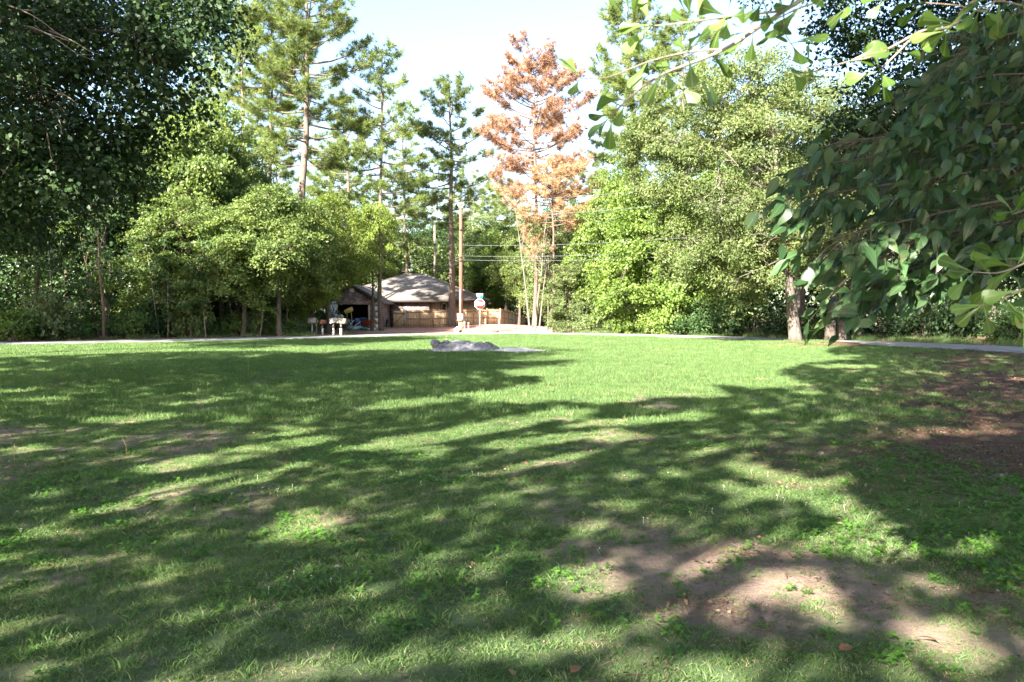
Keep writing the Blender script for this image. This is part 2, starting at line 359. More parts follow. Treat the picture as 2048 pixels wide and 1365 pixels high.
def pine(seed, H=26, hb=11, R=4.0, nb=62, r0=.3, needle='needle_green', bark='bark_pine', name='pine_tree', peak=.35, tuft=24, nl=.42, sag=.1, lean=(0, 0), stubs=6, dens=1.0, prof=None):
    rs = np.random.RandomState(seed); root = empty(name); mb = MB(); nbm = MB()
    pts, rad = trunk_mesh(mb, rs, (0, 0, 0), (lean[0], lean[1], H), r0, .04, 0, None, 0, flare=1.25)
    zs = pts[:, 2]
    def at(h): return np.array([np.interp(h, zs, pts[:, 0]), np.interp(h, zs, pts[:, 1]), h])
    tc, td = [], []
    for b in range(nb):
        f = (b + rs.rand()) / nb; f = f ** .9; h = hb + (H - hb - .3) * f
        pf = np.interp(f, [0, peak * .5, peak, .75, .93, 1], [.66, .92, 1, .74, .45, .2]) if prof is None else np.interp(f, [0, .2, .45, .75, .93, 1], prof); ln = R * pf * (.5 + .7 * rs.rand()); a = b * 2.4 + rs.randn() * .5
        up = .12 + .55 * f + rs.randn() * .12; d = unit(np.array([math.cos(a), math.sin(a), up])); s = at(h); e = s + d * ln + np.array([0, 0, -sag * ln + .12 * ln * rs.rand()])
        c = curve_pts(s, e, np.array([0, 0, -.1 * ln]), 6); rr = max(.02, .018 * ln + .01)
        mb.tube(c, np.linspace(rr, .008, 6), 4, cap=False)
        for q in range(int((4 + ln * 2.6) * dens)):
            t = .35 + .65 * rs.rand() ** .7; j = t * 5; j0 = min(int(j), 4); p = c[j0] + (c[j0 + 1] - c[j0]) * (j - j0)
            sd_ = unit(np.array([-d[1], d[0], 0]) * rs.choice([-1, 1]) * (.4 + rs.rand()) + d * (.5 + .5 * rs.rand()) + np.array([0, 0, .15 + .3 * rs.rand()])); sl = (.4 + .7 * rs.rand()) * min(1.4, ln * .34 + .3)
            p2 = p + sd_ * sl; mb.tube([p, p2], [.012, .006], 3, cap=False)
            for w_ in range(int(2 + sl * 3)): tc.append(p + (p2 - p) * (1.05 - .75 * w_ / max(1, 2 + sl * 3)) + rs.randn(3) * .12); td.append(sd_)
        tc.append(e); td.append(d)
    for b in range(stubs):
        h = hb * (.45 + .55 * rs.rand()); a = rs.rand() * 6.28; s = at(h); ln = .5 + 1.3 * rs.rand()
        mb.tube([s, s + np.array([math.cos(a) * ln, math.sin(a) * ln, .05 + rs.randn() * .2])], [.03, .01], 3, cap=False)
    mb.build('trunk', M[bark], root, smooth=True)
    tc = np.repeat(np.array(tc), tuft, 0); td = np.repeat(np.array(td), tuft, 0); n = len(tc)
    A = unit(unit(rs.randn(n, 3)) + td * .55 + np.array([0, 0, .25])); S = unit(np.cross(A, rs.randn(n, 3)))
    tone = np.repeat(rs.rand(n // tuft), tuft) * .6 + rs.rand(n) * .4
    nbm.tris(tc + A * .03, A, S, nl * (.7 + .5 * rs.rand(n)), .035, var=tone)
    nbm.build('crown', M[needle], root)
    return root
def shrub(seed, R=1.2, H=1.8, leaf='leaf_green', per=70, n=34, L=.16, W=.10, name='shrub', sprays=True):
    rs = np.random.RandomState(seed); root = empty(name)
    lobes = [(0, 0, H * .45, R * .8, R * .8, H * .5)] + [(math.cos(a) * R * .55, math.sin(a) * R * .55, H * (.2 + .4 * rs.rand()), R * .5, R * .5, H * .32) for a in rs.rand(5) * 6.28]
    cl = crown_clumps(rs, lobes, n, .35); mb = MB()
    for c, _ in cl[:18]:
        s = np.array([rs.randn() * .12, rs.randn() * .12, -.05]); mb.tube(curve_pts(s, c, np.array([0, 0, .15]), 4), np.linspace(.022, .006, 4), 4, cap=False)
    mb.build('stem', M['twig'], root)
    lb = MB(); leaf_cloud(lb, rs, cl, per, .42 * R, L, W, .6); lb.build('foliage', M[leaf], root); return root
def sapling(seed, H=6, bark='bark_pale', leaf='leaf_green', n=16, per=40, r0=.05, name='sapling', base=.35):
    rs = np.random.RandomState(seed); root = empty(name)
    cl = [(np.array([rs.randn() * .55, rs.randn() * .55, H * (base + (1 - base) * rs.rand())]), unit(rs.randn(3))) for _ in range(n)]
    mb = MB(); trunk_mesh(mb, rs, (0, 0, 0), (rs.randn() * .5, rs.randn() * .3, H), r0, .012, 0, cl, 6, twig=.009, sides=6, flare=1.2); mb.build('trunk', M[bark], root, smooth=True)
    lb = MB(); leaf_cloud(lb, rs, cl, per, .55, .17, .11, .5); lb.build('crown', M[leaf], root); return root

def put(root, u, d, sxy=1, sz=1, rz=0, x=None, sink=0):
    xx = X(u, d) if x is None else x
    root.location = (xx, d, tz(xx, d) - sink); root.rotation_euler = (0, 0, rz); root.scale = (sxy, sxy, sz); return root
ORD = ['first', 'second', 'third', 'fourth', 'fifth', 'sixth', 'seventh', 'eighth', 'ninth', 'tenth', 'eleventh', 'twelfth', 'thirteenth', 'fourteenth', 'fifteenth', 'sixteenth', 'seventeenth', 'eighteenth', 'nineteenth', 'twentieth']

# ------------------------------------------------------------------ house
M['brick'] = noisemat('brick', [(.055, .04, .036), (.24, .17, .145), (.52, .43, .38)], 3.4, (1, 1, 2.2), bump=.5, detail=9)
M['shingle'] = noisemat('shingle', [(.10, .088, .08), (.185, .162, .148), (.26, .228, .208)], 3, (1, 3, 3), bump=.4, bscale=18)
M['siding'] = noisemat('siding', [(.36, .29, .22), (.44, .36, .28)], 2, (1, 1, 6), bump=.15)
M['fascia'] = plain('fascia', (.045, .035, .03))
M['white'] = plain('white_paint', (.74, .73, .70))
M['dark_room'] = plain('garage_wall', (.10, .09, .08), .9)
M['glass'] = plain('window_glass', (.02, .025, .03), .08)
M['concrete'] = noisemat('concrete', [(.36, .34, .31), (.52, .50, .46)], 4, bump=.3)
house = empty('brick_house', (-10, 80, 0)); HX, HY = 10, -80
def H_(mb, name, mat, smooth=False):
    o = mb.build(name, mat, house, smooth); o.location = (HX, HY, 0); return o
gy0 = 74.0
m = MB(); m.span((-16.7, gy0, -.2), (-15.75, gy0 + .22, 2.45)); m.span((-12.7, gy0, -.2), (-11.9, gy0 + .22, 2.45)); m.span((-15.75, gy0, 2.15), (-12.7, gy0 + .22, 2.45))
gb = np.array([(-16.7, 2.45), (-11.9, 2.45), (-14.3, 3.86)])
m.add([(x, gy0, z) for x, z in gb] + [(x, gy0 + .22, z) for x, z in gb], [[0, 3, 5, 2], [1, 2, 5, 4]], [[0, 2, 1], [3, 4, 5]])
m.span((-16.7, gy0 + .22, -.2), (-16.5, 82, 2.45)); m.span((-12.1, gy0 + .22, -.2), (-11.9, 81, 2.45)); H_(m, 'garage_wall', M['brick'])
m = MB(); m.span((-16.5, 81.7, -.2), (-12.1, 81.9, 2.4)); m.span((-16.495, gy0 + .23, 2.4), (-12.105, 81.9, 2.46)); m.span((-16.49, gy0 + .24, -.2), (-16.44, 81.7, 2.4)); m.span((-12.16, gy0 + .24, -.2), (-12.11, 81.7, 2.4)); H_(m, 'garage_lining', M['dark_room'])
m = MB(); m.span((-17, gy0 - 3, -.1), (-11.8, 81.7, .03)); H_(m, 'garage_slab', M['concrete'])
# gable roof of the garage
m = MB(); ya, yb = gy0 - .4, 86.5; zr = 4.02; ze = 2.34
for sx in (-1, 1):
    e = -14.3 + sx * 2.85
    m.add([(-14.3, ya, zr), (e, ya, ze), (e, yb, ze), (-14.3, yb, zr), (-14.3, ya, zr - .16), (e, ya, ze - .16), (e, yb, ze - .16), (-14.3, yb, zr - .16)],
          [[0, 1, 2, 3], [7, 6, 5, 4], [1, 5, 6, 2], [2, 6, 7, 3], [0, 4, 5, 1]])
H_(m, 'garage_roof', M['shingle'])
for sx in (-1, 1):
    m = MB(); e = -14.3 + sx * 2.87
    m.add([(-14.3, ya - .04, zr + .02), (e, ya - .04, ze + .02), (e, ya - .04, ze - .2), (-14.3, ya - .04, zr - .2), (-14.3, ya - .003, zr + .02), (e, ya - .003, ze + .02), (e, ya - .003, ze - .2), (-14.3, ya - .003, zr - .2)],
          [[0, 1, 2, 3], [4, 7, 6, 5], [0, 4, 5, 1], [3, 2, 6, 7], [1, 5, 6, 2]]); H_(m, 'fascia_board', M['fascia'])
m = MB(); m.box((-14.3, gy0 - .05, 3.42), (.42, .1, .34)); H_(m, 'gable_vent', M['white'])
for k_ in range(5):
    m = MB(); m.box((-11.98, gy0 - .03, .25 + k_ * .52), (.52 if k_ % 2 else .4, .1, .34)); H_(m, 'corner_block', M['white'])  # white blocks stacked up the garage's right corner
m = MB(); m.span((-15.78, gy0 - .04, 0), (-15.6, gy0 + .1, 2.15)); H_(m, 'door_jamb', M['white'])
m = MB(); m.span((-12.85, gy0 - .04, 0), (-12.68, gy0 + .1, 2.15)); H_(m, 'door_jamb', M['siding'])
# main block
m = MB(); m.span((-11.88, 80.8, -.3), (-8.1, 81.0, 2.5)); m.span((-8.3, 81.0, -.3), (-8.1, 81.6, 2.5)); H_(m, 'brick_wall', M['brick'])
m = MB(); m.span((-8.1, 81.4, -.3), (-6.95, 81.6, 2.5)); m.span((-6.4, 81.4, -.3), (-2.75, 81.6, 2.5)); m.span((-6.95, 81.4, -.3), (-6.4, 81.6, 1.58)); m.span((-6.95, 81.4, 2.4), (-6.4, 81.6, 2.5))
m.span((-2.95, 81.6, -.3), (-2.75, 93, 2.5)); m.span((-18.2, 93, -.3), (-2.75, 93.2, 2.5)); m.span((-18.2, 83, -.3), (-18, 93, 2.5)); H_(m, 'siding_wall', M['siding'])
wf = MB(); wf.span((-7.02, 81.34, 1.5), (-6.93, 81.42, 2.45)); wf.span((-6.42, 81.34, 1.5), (-6.33, 81.42, 2.45)); wf.span((-6.93, 81.34, 2.36), (-6.42, 81.42, 2.45)); wf.span((-6.93, 81.34, 1.5), (-6.42, 81.42, 1.59))
win = H_(wf, 'window', M['fascia'])
m = MB(); m.span((-6.92, 81.37, 1.6), (-6.86, 81.46, 2.35)); m.span((-6.49, 81.37, 1.6), (-6.43, 81.46, 2.35)); m.span((-6.86, 81.37, 2.29), (-6.49, 81.46, 2.35)); m.span((-6.86, 81.37, 1.6), (-6.49, 81.46, 1.66)); m.build('sash', M['white'], win)
m = MB(); m.span((-6.86, 81.42, 1.66), (-6.49, 81.44, 2.29)); m.build('pane', M['glass'], win)
e0, e1, f0, f1, ez = -18.7, -2.2, 80.2, 93.8, 2.62; ra, rb_, ry_, rz_ = -11.4, -9.1, 87, 5.4
m = MB(); m.add([(e0, f0, ez), (e1, f0, ez), (e1, f1, ez), (e0, f1, ez), (ra, ry_, rz_), (rb_, ry_, rz_)], [[0, 1, 5, 4], [2, 3, 4, 5], [3, 2, 1, 0]], [[1, 2, 5], [3, 0, 4]]); H_(m, 'hip_roof', M['shingle'])
m = MB(); m.tube([(ra, ry_, rz_ + .02), (rb_, ry_, rz_ + .02)], .09, 5); m.tube([(rb_, ry_, rz_), (e1, f0, ez + .02)], .07, 5); m.tube([(ra, ry_, rz_), (e0, f0, ez + .02)], .07, 5); H_(m, 'ridge_cap', M['shingle'])
m = MB(); m.span((e0 - .02, f0 - .05, ez - .2), (e1 + .02, f0 - .003, ez + .03)); H_(m, 'fascia_board', M['fascia'])
m = MB(); m.span((e1 + .003, f0, ez - .2), (e1 + .05, f1, ez + .03)); H_(m, 'fascia_board', M['fascia'])
m = MB(); m.span((e0, f0, ez - .16), (e1, 81.4, ez - .1)); H_(m, 'soffit', M['siding'])
tag(house, 'brick house with open garage and grey hip roof behind the fence', 'house')

# ------------------------------------------------------------------ fence, gate
M['cedar'] = noisemat('cedar', [(.38, .25, .14), (.52, .36, .21), (.62, .46, .29)], 3, (8, 8, 1), bump=.3, bscale=12)
M['cedar_dark'] = noisemat('cedar_dark', [(.28, .17, .09), (.40, .26, .15)], 3, (6, 6, 1), bump=.3)
fence = empty('wooden_fence', (-9.9, 77.5, 0))
fp = [np.array([-9.9 + 1.257 * k_, 77.5 + .07 * k_]) for k_ in range(8)]
fp += [fp[-1] + (np.array([1.45, 93.5]) - fp[-1]) * k_ / 7 for k_ in range(1, 8)]
rsf = np.random.RandomState(4)
for k_, p in enumerate(fp):
    zb = tz(*p); drop = -.05 if k_ < 8 else -.05 + .02 * (k_ - 7)
    m = MB(); m.box((p[0] + 9.9, p[1] - 77.5 - .05, zb + .78), (.1, .1, 1.9)); m.build('post', M['cedar_dark'], fence)
    if k_ + 1 < len(fp):
        q = fp[k_ + 1]; zq = tz(*q); dv = q - p; ln = np.hypot(*dv); a = math.atan2(dv[1], dv[0]); nb_ = int(ln / .15); m = MB()
        for b_ in range(nb_):
            f = (b_ + .5) / nb_; c = p + dv * f; zc = zb + (zq - zb) * f
            m.box((c[0] + 9.9, c[1] - 77.5 + .03 + rsf.rand() * .012, zc + .77 + rsf.randn() * .012), (ln / nb_ - .008, .02, 1.68), a)
        m.build('fence_panel', M['cedar'], fence)
        for hz in (.25, .85, 1.48):
            m = MB(); c = (p + q) / 2; m.box((c[0] + 9.9, c[1] - 77.5 - .02, (zb + zq) / 2 + hz), (ln - .1, .05, .09), a, 0, -math.atan2(zq - zb, ln)); m.build('rail', M['cedar_dark'], fence)
        m = MB(); c = (p + q) / 2; m.box((c[0] + 9.9, c[1] - 77.5, (zb + zq) / 2 + 1.63), (ln - .01, .13, .035), a, 0, -math.atan2(zq - zb, ln)); m.build('cap_board', M['cedar'], fence)
tag(fence, 'new tan wooden privacy fence curving from the gate to the trees', 'fence')
gate = empty('wooden_gate', (-10.5, 77.2, 0)); m = MB()
for k_ in range(7): m.box((-.5 + k_ * .15, rsf.rand() * .015, .82 + rsf.randn() * .01), (.142, .025, 1.6))
m.build('gate_panel', M['cedar'], gate)
for z_ in (.25, 1.4): m = MB(); m.box((-.05, -.04, z_), (1.05, .05, .1)); m.build('rail', M['cedar_dark'], gate)
m = MB(); m.box((-.05, -.045, .82), (1.42, .04, .09), 0, 0, -.83); m.build('brace', M['cedar_dark'], gate)
m = MB(); m.box((.55, -.02, .85), (.15, .12, 1.8)); m.build('post', plain('grey_post', (.36, .34, .31)), gate)
for z_ in (.35, 1.3): m = MB(); m.box((.42, -.07, z_), (.2, .03, .07)); m.build('hinge', M['fascia'], gate)
tag(gate, 'tan plank gate with dark hinges at the left end of the fence', 'gate')

# ------------------------------------------------------------------ poles, wires, signs
M['pole'] = noisemat('pole_wood', [(.11, .045, .03), (.17, .075, .05), (.23, .125, .09)], 3, (6, 6, .6), bump=.3)
M['pole_grey'] = noisemat('pole_grey', [(.17, .13, .11), (.26, .215, .18)], 3, (6, 6, .6), bump=.3)
M['metal'] = plain('galvanised', (.55, .56, .56), .4, .6)
M['wire'] = plain('wire', (.12, .125, .14), .6)
def pole(x, y, h, mat, lab, box=False, arm=True):
    r_ = empty('utility_pole', (x, y, tz(x, y))); m = MB(); m.tube([(0, 0, -.3), (0, 0, h * .5), (0, 0, h)], [.155, .14, .12], 10); m.build('shaft', M[mat], r_, True)
    if arm:
        m = MB(); m.tube([(0, 0, h), (0, 0, h + .08), (0, 0, h + .1)], [.14, .14, .02], 10); m.build('cap', M['white'], r_)
        for s_ in (-1, 1):
            m = MB(); m.tube([(s_ * .09, -.1, h - .3), (s_ * .2, -.1, h - .05), (s_ * .2, -.1, h + .1)], [.03, .04, .05], 6); m.build('insulator', M['white'], r_)
    for z_ in (h * .8, h * .585, h * .56): m = MB(); m.box((0, -.15, z_), (.18, .1, .12)); m.build('bracket', M['fascia'], r_)
    if box:
        m = MB(); m.box((-.04, -.24, 1.1), (.36, .2, .48)); m.box((-.04, -.25, 1.35), (.4, .24, .04)); mbx = m.build('meter_box', M['white'], r_)
        m = MB(); m.tube([(-.04, -.2, 1.36), (-.04, -.17, 3.2)], .03, 6); m.build('conduit', M['metal'], r_)
        m = MB(); m.tube([(0, 0, .02), (0, 0, .85)], [.2, .19], 10); m.build('guard_sleeve', M['cedar_dark'], r_)
    return tag(r_, lab, 'utility pole')
px, py = X(922, 62), 62
pole(px, py, 9.55, 'pole', 'brown wooden utility pole with white meter box beside the stop sign', True)
p2x, p2y = X(870, 97), 97
pole(p2x, p2y, 11.7, 'pole_grey', 'pale utility pole rising from behind the house roof', False, False)
p3x, p3y = 17.2, 49.8
pole(p3x, p3y, 9.8, 'pole_grey', 'utility pole hidden in the trees right of the road', False, True)
def wire(a, b, sag, lab, rad=.011):
    a = np.array(a, float); b = np.array(b, float); t = np.linspace(0, 1, 16)[:, None]; p = a + (b - a) * t; p[:, 2] -= (sag * 4 * t * (1 - t))[:, 0]
    o = MB().tube(p - a, rad, 5).build('power_line', M['wire']); o.location = a
    return tag(o, lab, 'power line', 'power lines on the utility poles')
for v1, zend, nm in ((406, 9.9, 'topmost power line running right from the brown pole top'), (437, 8.9, 'second highest power line running right from the brown pole'), (492, 6.6, 'middle power line running right from the brown pole'),
                     (513, 5.8, 'second lowest power line running right from the brown pole'), (521, 5.45, 'lowest power line running right from the brown pole')):
    wire((px + .15, py - .17, Zv(v1, 62)), (p3x, p3y - .1, zend), .35, nm)
wire((px - .15, py - .12, Zv(437, 62)), (p2x, p2y - .15, Zv(451, 97)), .2, 'power line from the brown pole up to the pale pole top')
wire((px - .15, py - .12, Zv(513, 62)), (p2x, p2y - .15, Zv(527, 97)), .5, 'upper low cable from the brown pole to the pale pole')
wire((px - .15, py - .12, Zv(521, 62)), (p2x, p2y - .15, Zv(538, 97)), .5, 'lowest cable from the brown pole back to the pale pole')
wire((p2x - .15, p2y - .1, Zv(451, 97)), (X(560, 112), 112, 9.5), .5, 'power line running left from the pale pole into trees')
wire((p2x - .15, p2y - .1, Zv(527, 97)), (X(560, 112), 112, 5.5), .5, 'low cable running left from the pale pole into trees')

sx, sy = X(959.5, 62.5), 62.5
stop = empty('stop_sign', (sx, sy, tz(sx, sy)))
def octagon(r_, y0, y1, z):
    a = (np.arange(8) + .5) * math.pi / 4; v = [(math.cos(t) * r_, y0, z + math.sin(t) * r_) for t in a] + [(math.cos(t) * r_, y1, z + math.sin(t) * r_) for t in a] + [(0, y0, z), (0, y1, z)]
    m = MB(); j = np.arange(8); k = (j + 1) % 8
    return m.add(v, np.stack([j, k, k + 8, j + 8], -1), np.vstack([np.stack([k, j, np.full(8, 16)], -1), np.stack([j + 8, k + 8, np.full(8, 17)], -1)]))
m = MB(); m.box((0, 0, 1.25), (.075, .045, 2.9)); m.build('post', M['metal'], stop)
octagon(.415, -.045, -.03, 2.1).build('sign_plate', M['white'], stop)
octagon(.375, -.052, -.046, 2.1).build('sign_face', plain('sign_red', (.52, .035, .03), .4), stop)
fc = bpy.data.curves.new('lettering', 'FONT'); fc.body = 'STOP'; fc.size = .36; fc.align_x = 'CENTER'; fc.align_y = 'CENTER'; fc.extrude = .002; fc.offset = .006
lt = bpy.data.objects.new('lettering', fc); COL.objects.link(lt); lt.parent = stop; lt.location = (0, -.056, 2.1); lt.rotation_euler = (math.pi / 2, 0, 0); lt.scale = (.72, 1, 1); fc.materials.append(M['white'])
bpy.context.view_layer.update(); me_ = bpy.data.meshes.new_from_object(lt.evaluated_get(bpy.context.evaluated_depsgraph_get())); me_.name = 'lettering'
lm_ = bpy.data.objects.new('lettering', me_); COL.objects.link(lm_); lm_.parent = stop; lm_.location = lt.location; lm_.rotation_euler = lt.rotation_euler; lm_.scale = lt.scale; bpy.data.objects.remove(lt)
m = MB(); m.box((.03, -.02, 2.6), (.42, .012, .17)); m.build('street_blade', plain('sign_teal', (.02, .34, .30), .4), stop)
m = MB(); m.box((0, .0, 2.8), (.5, .012, .2), .12); m.build('street_blade', M['white'], stop)
tag(stop, 'red octagonal stop sign with street name blades on a post', 'stop sign')

# stakes and rubble near the pole
def stake(u, vt, d, lab):
    x = X(u, d); z = tz(x, d); h = Zv(vt, d) - z; o = MB().box((0, 0, h / 2 - .1), (.06, .03, h + .2), .2, .04).box((0, -.02, h - .12), (.07, .02, .14), .2, .04).build('survey_stake', plain('stake_paint', (.70, .52, .46)) if 'stake_paint' not in bpy.data.materials else bpy.data.materials['stake_paint'])
    o.location = (x, d, z); tag(o, lab, 'stake', 'survey stakes in the red dirt')
stake(937, 645, 62, 'pale survey stake just right of the brown utility pole'); stake(971, 638, 70, 'tall pale stake right behind the stop sign post')
stake(998, 638, 74, 'thin pale stake between the stop sign and fence end'); stake(929, 643, 63.5, 'short wide stake tight against the brown pole')
def rock(seed, s, name, mat):
    rs = np.random.RandomState(seed); import bmesh
    bm = bmesh.new(); bmesh.ops.create_icosphere(bm, subdivisions=2, radius=1)
    V = np.array([v.co[:] for v in bm.verts]); T = np.array([[v.index for v in f.verts] for f in bm.faces]); bm.free()
    d = 1 + .28 * (fbm(V[:, 0] * 1.3 + seed, V[:, 1] * 1.3 + V[:, 2] * 1.7, seed, 3) - .5) * 2 + rs.randn(len(V)) * .05
    return MB().add(V * d[:, None] * np.array(s), T=T).build(name, mat)
for k_, (u, v, d, s, lab) in enumerate([(914, 657, 61.4, (.22, .2, .26), 'white concrete chunk at the left foot of the brown pole'), (929, 660, 61.2, (.16, .15, .16), 'small white chunk at the right foot of the brown pole'),
                                       (990, 661, 60.2, (.3, .2, .13), 'dark clod at the edge of the drive right of stop sign')]):
    o = rock(k_ + 3, s, 'rubble_chunk', M['white'] if k_ < 2 else M['bark']); x = X(u, d); o.location = (x, d, tz(x, d) + s[2] * .6); tag(o, lab, 'rubble', None)

# ------------------------------------------------------------------ mailboxes
M['mb_grey'] = plain('mailbox_grey', (.36, .34, .33), .45, .2); M['mb_white'] = plain('mailbox_white', (.50, .49, .46), .5); M['mb_cream'] = plain('mailbox_cream', (.42, .40, .33), .5)
M['rust'] = plain('rust', (.22, .10, .06)); M['wood_brown'] = noisemat('wood_brown', [(.13, .085, .06), (.25, .17, .12)], 6, (5, 5, 1), bump=.3)
def mailbox(u, d, zt, L_, W_, Hh, body, post, lab, tilt=0, side=True, postw=.07, whitefoot=True, yaw=0):
    x = X(u, d); r_ = empty('mailbox', (x, d, tz(x, d)), yaw); pb = MB(); zb = zt - Hh
    pb.box((0, 0, zb / 2 - .1), (postw, postw, zb + .2)); pb.build('post', M[post], r_)
    if whitefoot: m = MB(); m.box((0, 0, .2), (postw + .03, postw + .03, .5)); m.build('post_sleeve', M['white'], r_)
    a = np.linspace(0, math.pi, 9); prof = [(-W_ / 2, 0)] + [(-math.cos(t) * W_ / 2, Hh * .5 + math.sin(t) * Hh * .5) for t in a] + [(W_ / 2, 0)]
    n = len(prof); V = [(-L_ / 2, y, z) for y, z in prof] + [(L_ / 2, y, z) for y, z in prof]; j = np.arange(n); k = (j + 1) % n
    V += [(-L_ / 2, 0, Hh * .4), (L_ / 2, 0, Hh * .4)]
    m = MB().add(V, np.stack([j, k, k + n, j + n], -1), np.vstack([np.stack([k, j, np.full(n, 2 * n)], -1), np.stack([j + n, k + n, np.full(n, 2 * n + 1)], -1)]))
    b_ = m.build('box', M[body], r_); b_.location = (.03, 0, zb); b_.rotation_euler = (0, tilt, 0)
    m = MB(); m.add([(L_ / 2 + .012, y * 1.04, z * 1.02) for y, z in prof] + [(L_ / 2 + .012, 0, Hh * .4)], None, np.stack([j, k, np.full(n, n)], -1)); m.build('door', M['rust'], b_)
    m = MB(); m.box((L_ * .1, -W_ / 2 - .012, Hh * .75), (.03, .012, Hh * .7)); m.build('flag', plain('flag_red', (.5, .05, .04)) if 'flag_red' not in bpy.data.materials else bpy.data.materials['flag_red'], b_)
    tag(r_, lab, 'mailbox', 'roadside mailboxes before the garage'); return r_
mailbox(624, 55.0, 1.13, .56, .26, .36, 'mb_grey', 'metal', 'grey mailbox on thin metal post, leftmost of the roadside mailboxes', whitefoot=False, postw=.05, yaw=-.15)
mailbox(645, 54.6, 1.0, .4, .22, .27, 'rust', 'wood_brown', 'small rusty mailbox on a brown post with white foot', yaw=.6)
mailbox(667, 54.2, 1.14, .5, .28, .34, 'mb_white', 'wood_brown', 'large white mailbox on a white footed brown post', tilt=-.16, yaw=.1, postw=.1)
mailbox(682, 54.0, 1.12, .6, .3, .34, 'mb_cream', 'wood_brown', 'cream mailbox on brown post, rightmost of the roadside mailboxes', tilt=.12, yaw=-.2, postw=.09)
st = MB().tube([(0, 0, -.1), (0, 0, .75), (.12, 0, .95)], .025, 5).build('marker_stake', M['mb_grey']); x = X(633, 55); st.location = (x, 55, tz(x, 55)); tag(st, 'thin bent grey stake right of the leftmost mailbox', 'stake')

# ------------------------------------------------------------------ clutter before the garage
M['green_paint'] = plain('green_paint', (.05, .13, .11), .45); M['blue'] = plain('blue_plastic', (.08, .14, .36), .4); M['yellow'] = plain('yellow_board', (.55, .45, .13)); M['red'] = plain('red_paint', (.50, .09, .06), .45)
M['black'] = plain('black_rubber', (.02, .02, .022), .6); M['tarp'] = noisemat('tarp', [(.28, .27, .28), (.48, .46, .47)], 3, bump=.6, bscale=6); M['paleblue'] = plain('pale_blue', (.40, .52, .62), .4)
tr = empty('utility_trailer', (X(667, 68), 68, tz(X(667, 68), 68))); m = MB(); m.box((0, 0, .62), (2.3, 1.3, .5)); m.box((0, 0, .9), (2.42, 1.42, .06)); m.build('tub', M['green_paint'], tr)
m = MB(); m.box((.0, 0, .33), (2.2, .9, .08)); m.tube([(1.1, 0, .35), (1.9, 0, .4)], .04, 6); m.build('frame', M['rust'], tr)
for s_ in (-.68, .68):
    m = MB(); m.tube([(-.1, s_ - .09, .3), (-.1, s_ + .09, .3)], .3, 14); wh = m.build('wheel', M['black'], tr); m = MB(); m.tube([(-.1, s_ - .1, .3), (-.1, s_ + .1, .3)], .15, 10); m.build('rim', M['metal'], wh)
tag(tr, 'dark green utility trailer standing behind the mailboxes', 'trailer')
bg1 = rock(31, (.42, .35, .24), 'sack', M['paleblue']); bg1.location = (X(660, 68), 68, 1.12); tag(bg1, 'pale blue sack lying on the green trailer', 'sack')
bg2 = rock(32, (.3, .3, .2), 'sack', M['mb_white']); bg2.location = (X(681, 68), 68, 1.1); tag(bg2, 'white sack at the right end of the green trailer', 'sack')
tp = rock(33, (1.5, 1.2, 1.05), 'tarp_heap', M['tarp']); tp.location = (X(640, 72), 72, .55); tag(tp, 'grey tarp covered heap left of the garage', 'tarp')
# blue and white banner strip hanging at the garage's left corner
bn = empty('hanging_tarp', (X(668, 73.3), 73.3, 0)); m = MB(); gxx = np.linspace(-.2, .2, 7); gzz = np.linspace(.3, 2.4, 9); V = [(a + .02 * math.sin(z * 7), -.06 * math.sin(a * 18 + z) - .03, z) for z in gzz for a in gxx]; V2 = [(a, y + .02, z) for a, y, z in V]
i = (np.arange(8)[:, None] * 7 + np.arange(6)[None]).ravel(); m.add(V, np.stack([i, i + 1, i + 8, i + 7], -1)); m.add(V2, np.stack([i + 7, i + 8, i + 1, i], -1)); m.build('sheet', noisemat('tarp_blue', [(.12, .22, .42), (.62, .68, .74), (.75, .76, .76)], 3, bump=.4), bn)
m = MB(); m.tube([(-.24, 0, -.1), (-.24, 0, 2.45)], .045, 8); m.build('pole', M['white'], bn); tag(bn, 'blue and white sheet hanging on a white pole at the garage corner', 'tarp')
# stand with a tilted yellow board
yb_ = empty('tilted_board_stand', (X(698, 72.2), 72.2, 0)); m = MB(); m.box((0, -.1, 1.62), (.78, .06, .38), 0, -.35, -.42); m.build('board', M['yellow'], yb_)
for s_ in (-.25, .3): m = MB(); m.tube([(s_, .1, 0), (s_ * .6, 0, 1.55)], .025, 5); m.build('leg', M['yellow'], yb_)
m = MB(); m.box((.05, 0, .75), (.7, .3, .03)); m.build('shelf', M['mb_cream'], yb_); tag(yb_, 'tilted yellow board on thin legs in the garage opening', 'stand')
ch = empty('folding_chair', (X(716, 71.5), 71.5, 0), .4); m = MB(); m.box((0, 0, .45), (.45, .42, .04)); m.build('seat', M['blue'], ch); m = MB(); m.box((0, .22, .75), (.45, .04, .4), 0, -.15); m.build('backrest', M['blue'], ch)
for a_ in (-.2, .2):
    for b_ in (-.18, .18): m = MB(); m.tube([(a_, b_, 0), (a_, -b_ * .6, .45)], .015, 5); m.build('leg', M['metal'], ch)
tag(ch, 'blue folding chair standing before the dark garage opening', 'chair')
bn2 = empty('rubbish_bin', (X(726, 72), 72, 0)); m = MB(); m.tube([(0, 0, 0), (0, 0, .9)], [.26, .33], 12); m.build('drum', M['black'], bn2); m = MB(); m.tube([(0, 0, .9), (0, 0, .95), (0, 0, 1.0)], [.36, .36, .15], 12); m.build('lid', plain('bin_blue', (.05, .07, .16)), bn2); tag(bn2, 'dark rubbish bin right of the blue chair', 'bin')
wb = empty('wheelbarrow', (X(738, 69), 69, tz(X(738, 69), 69)), -.2); m = MB()
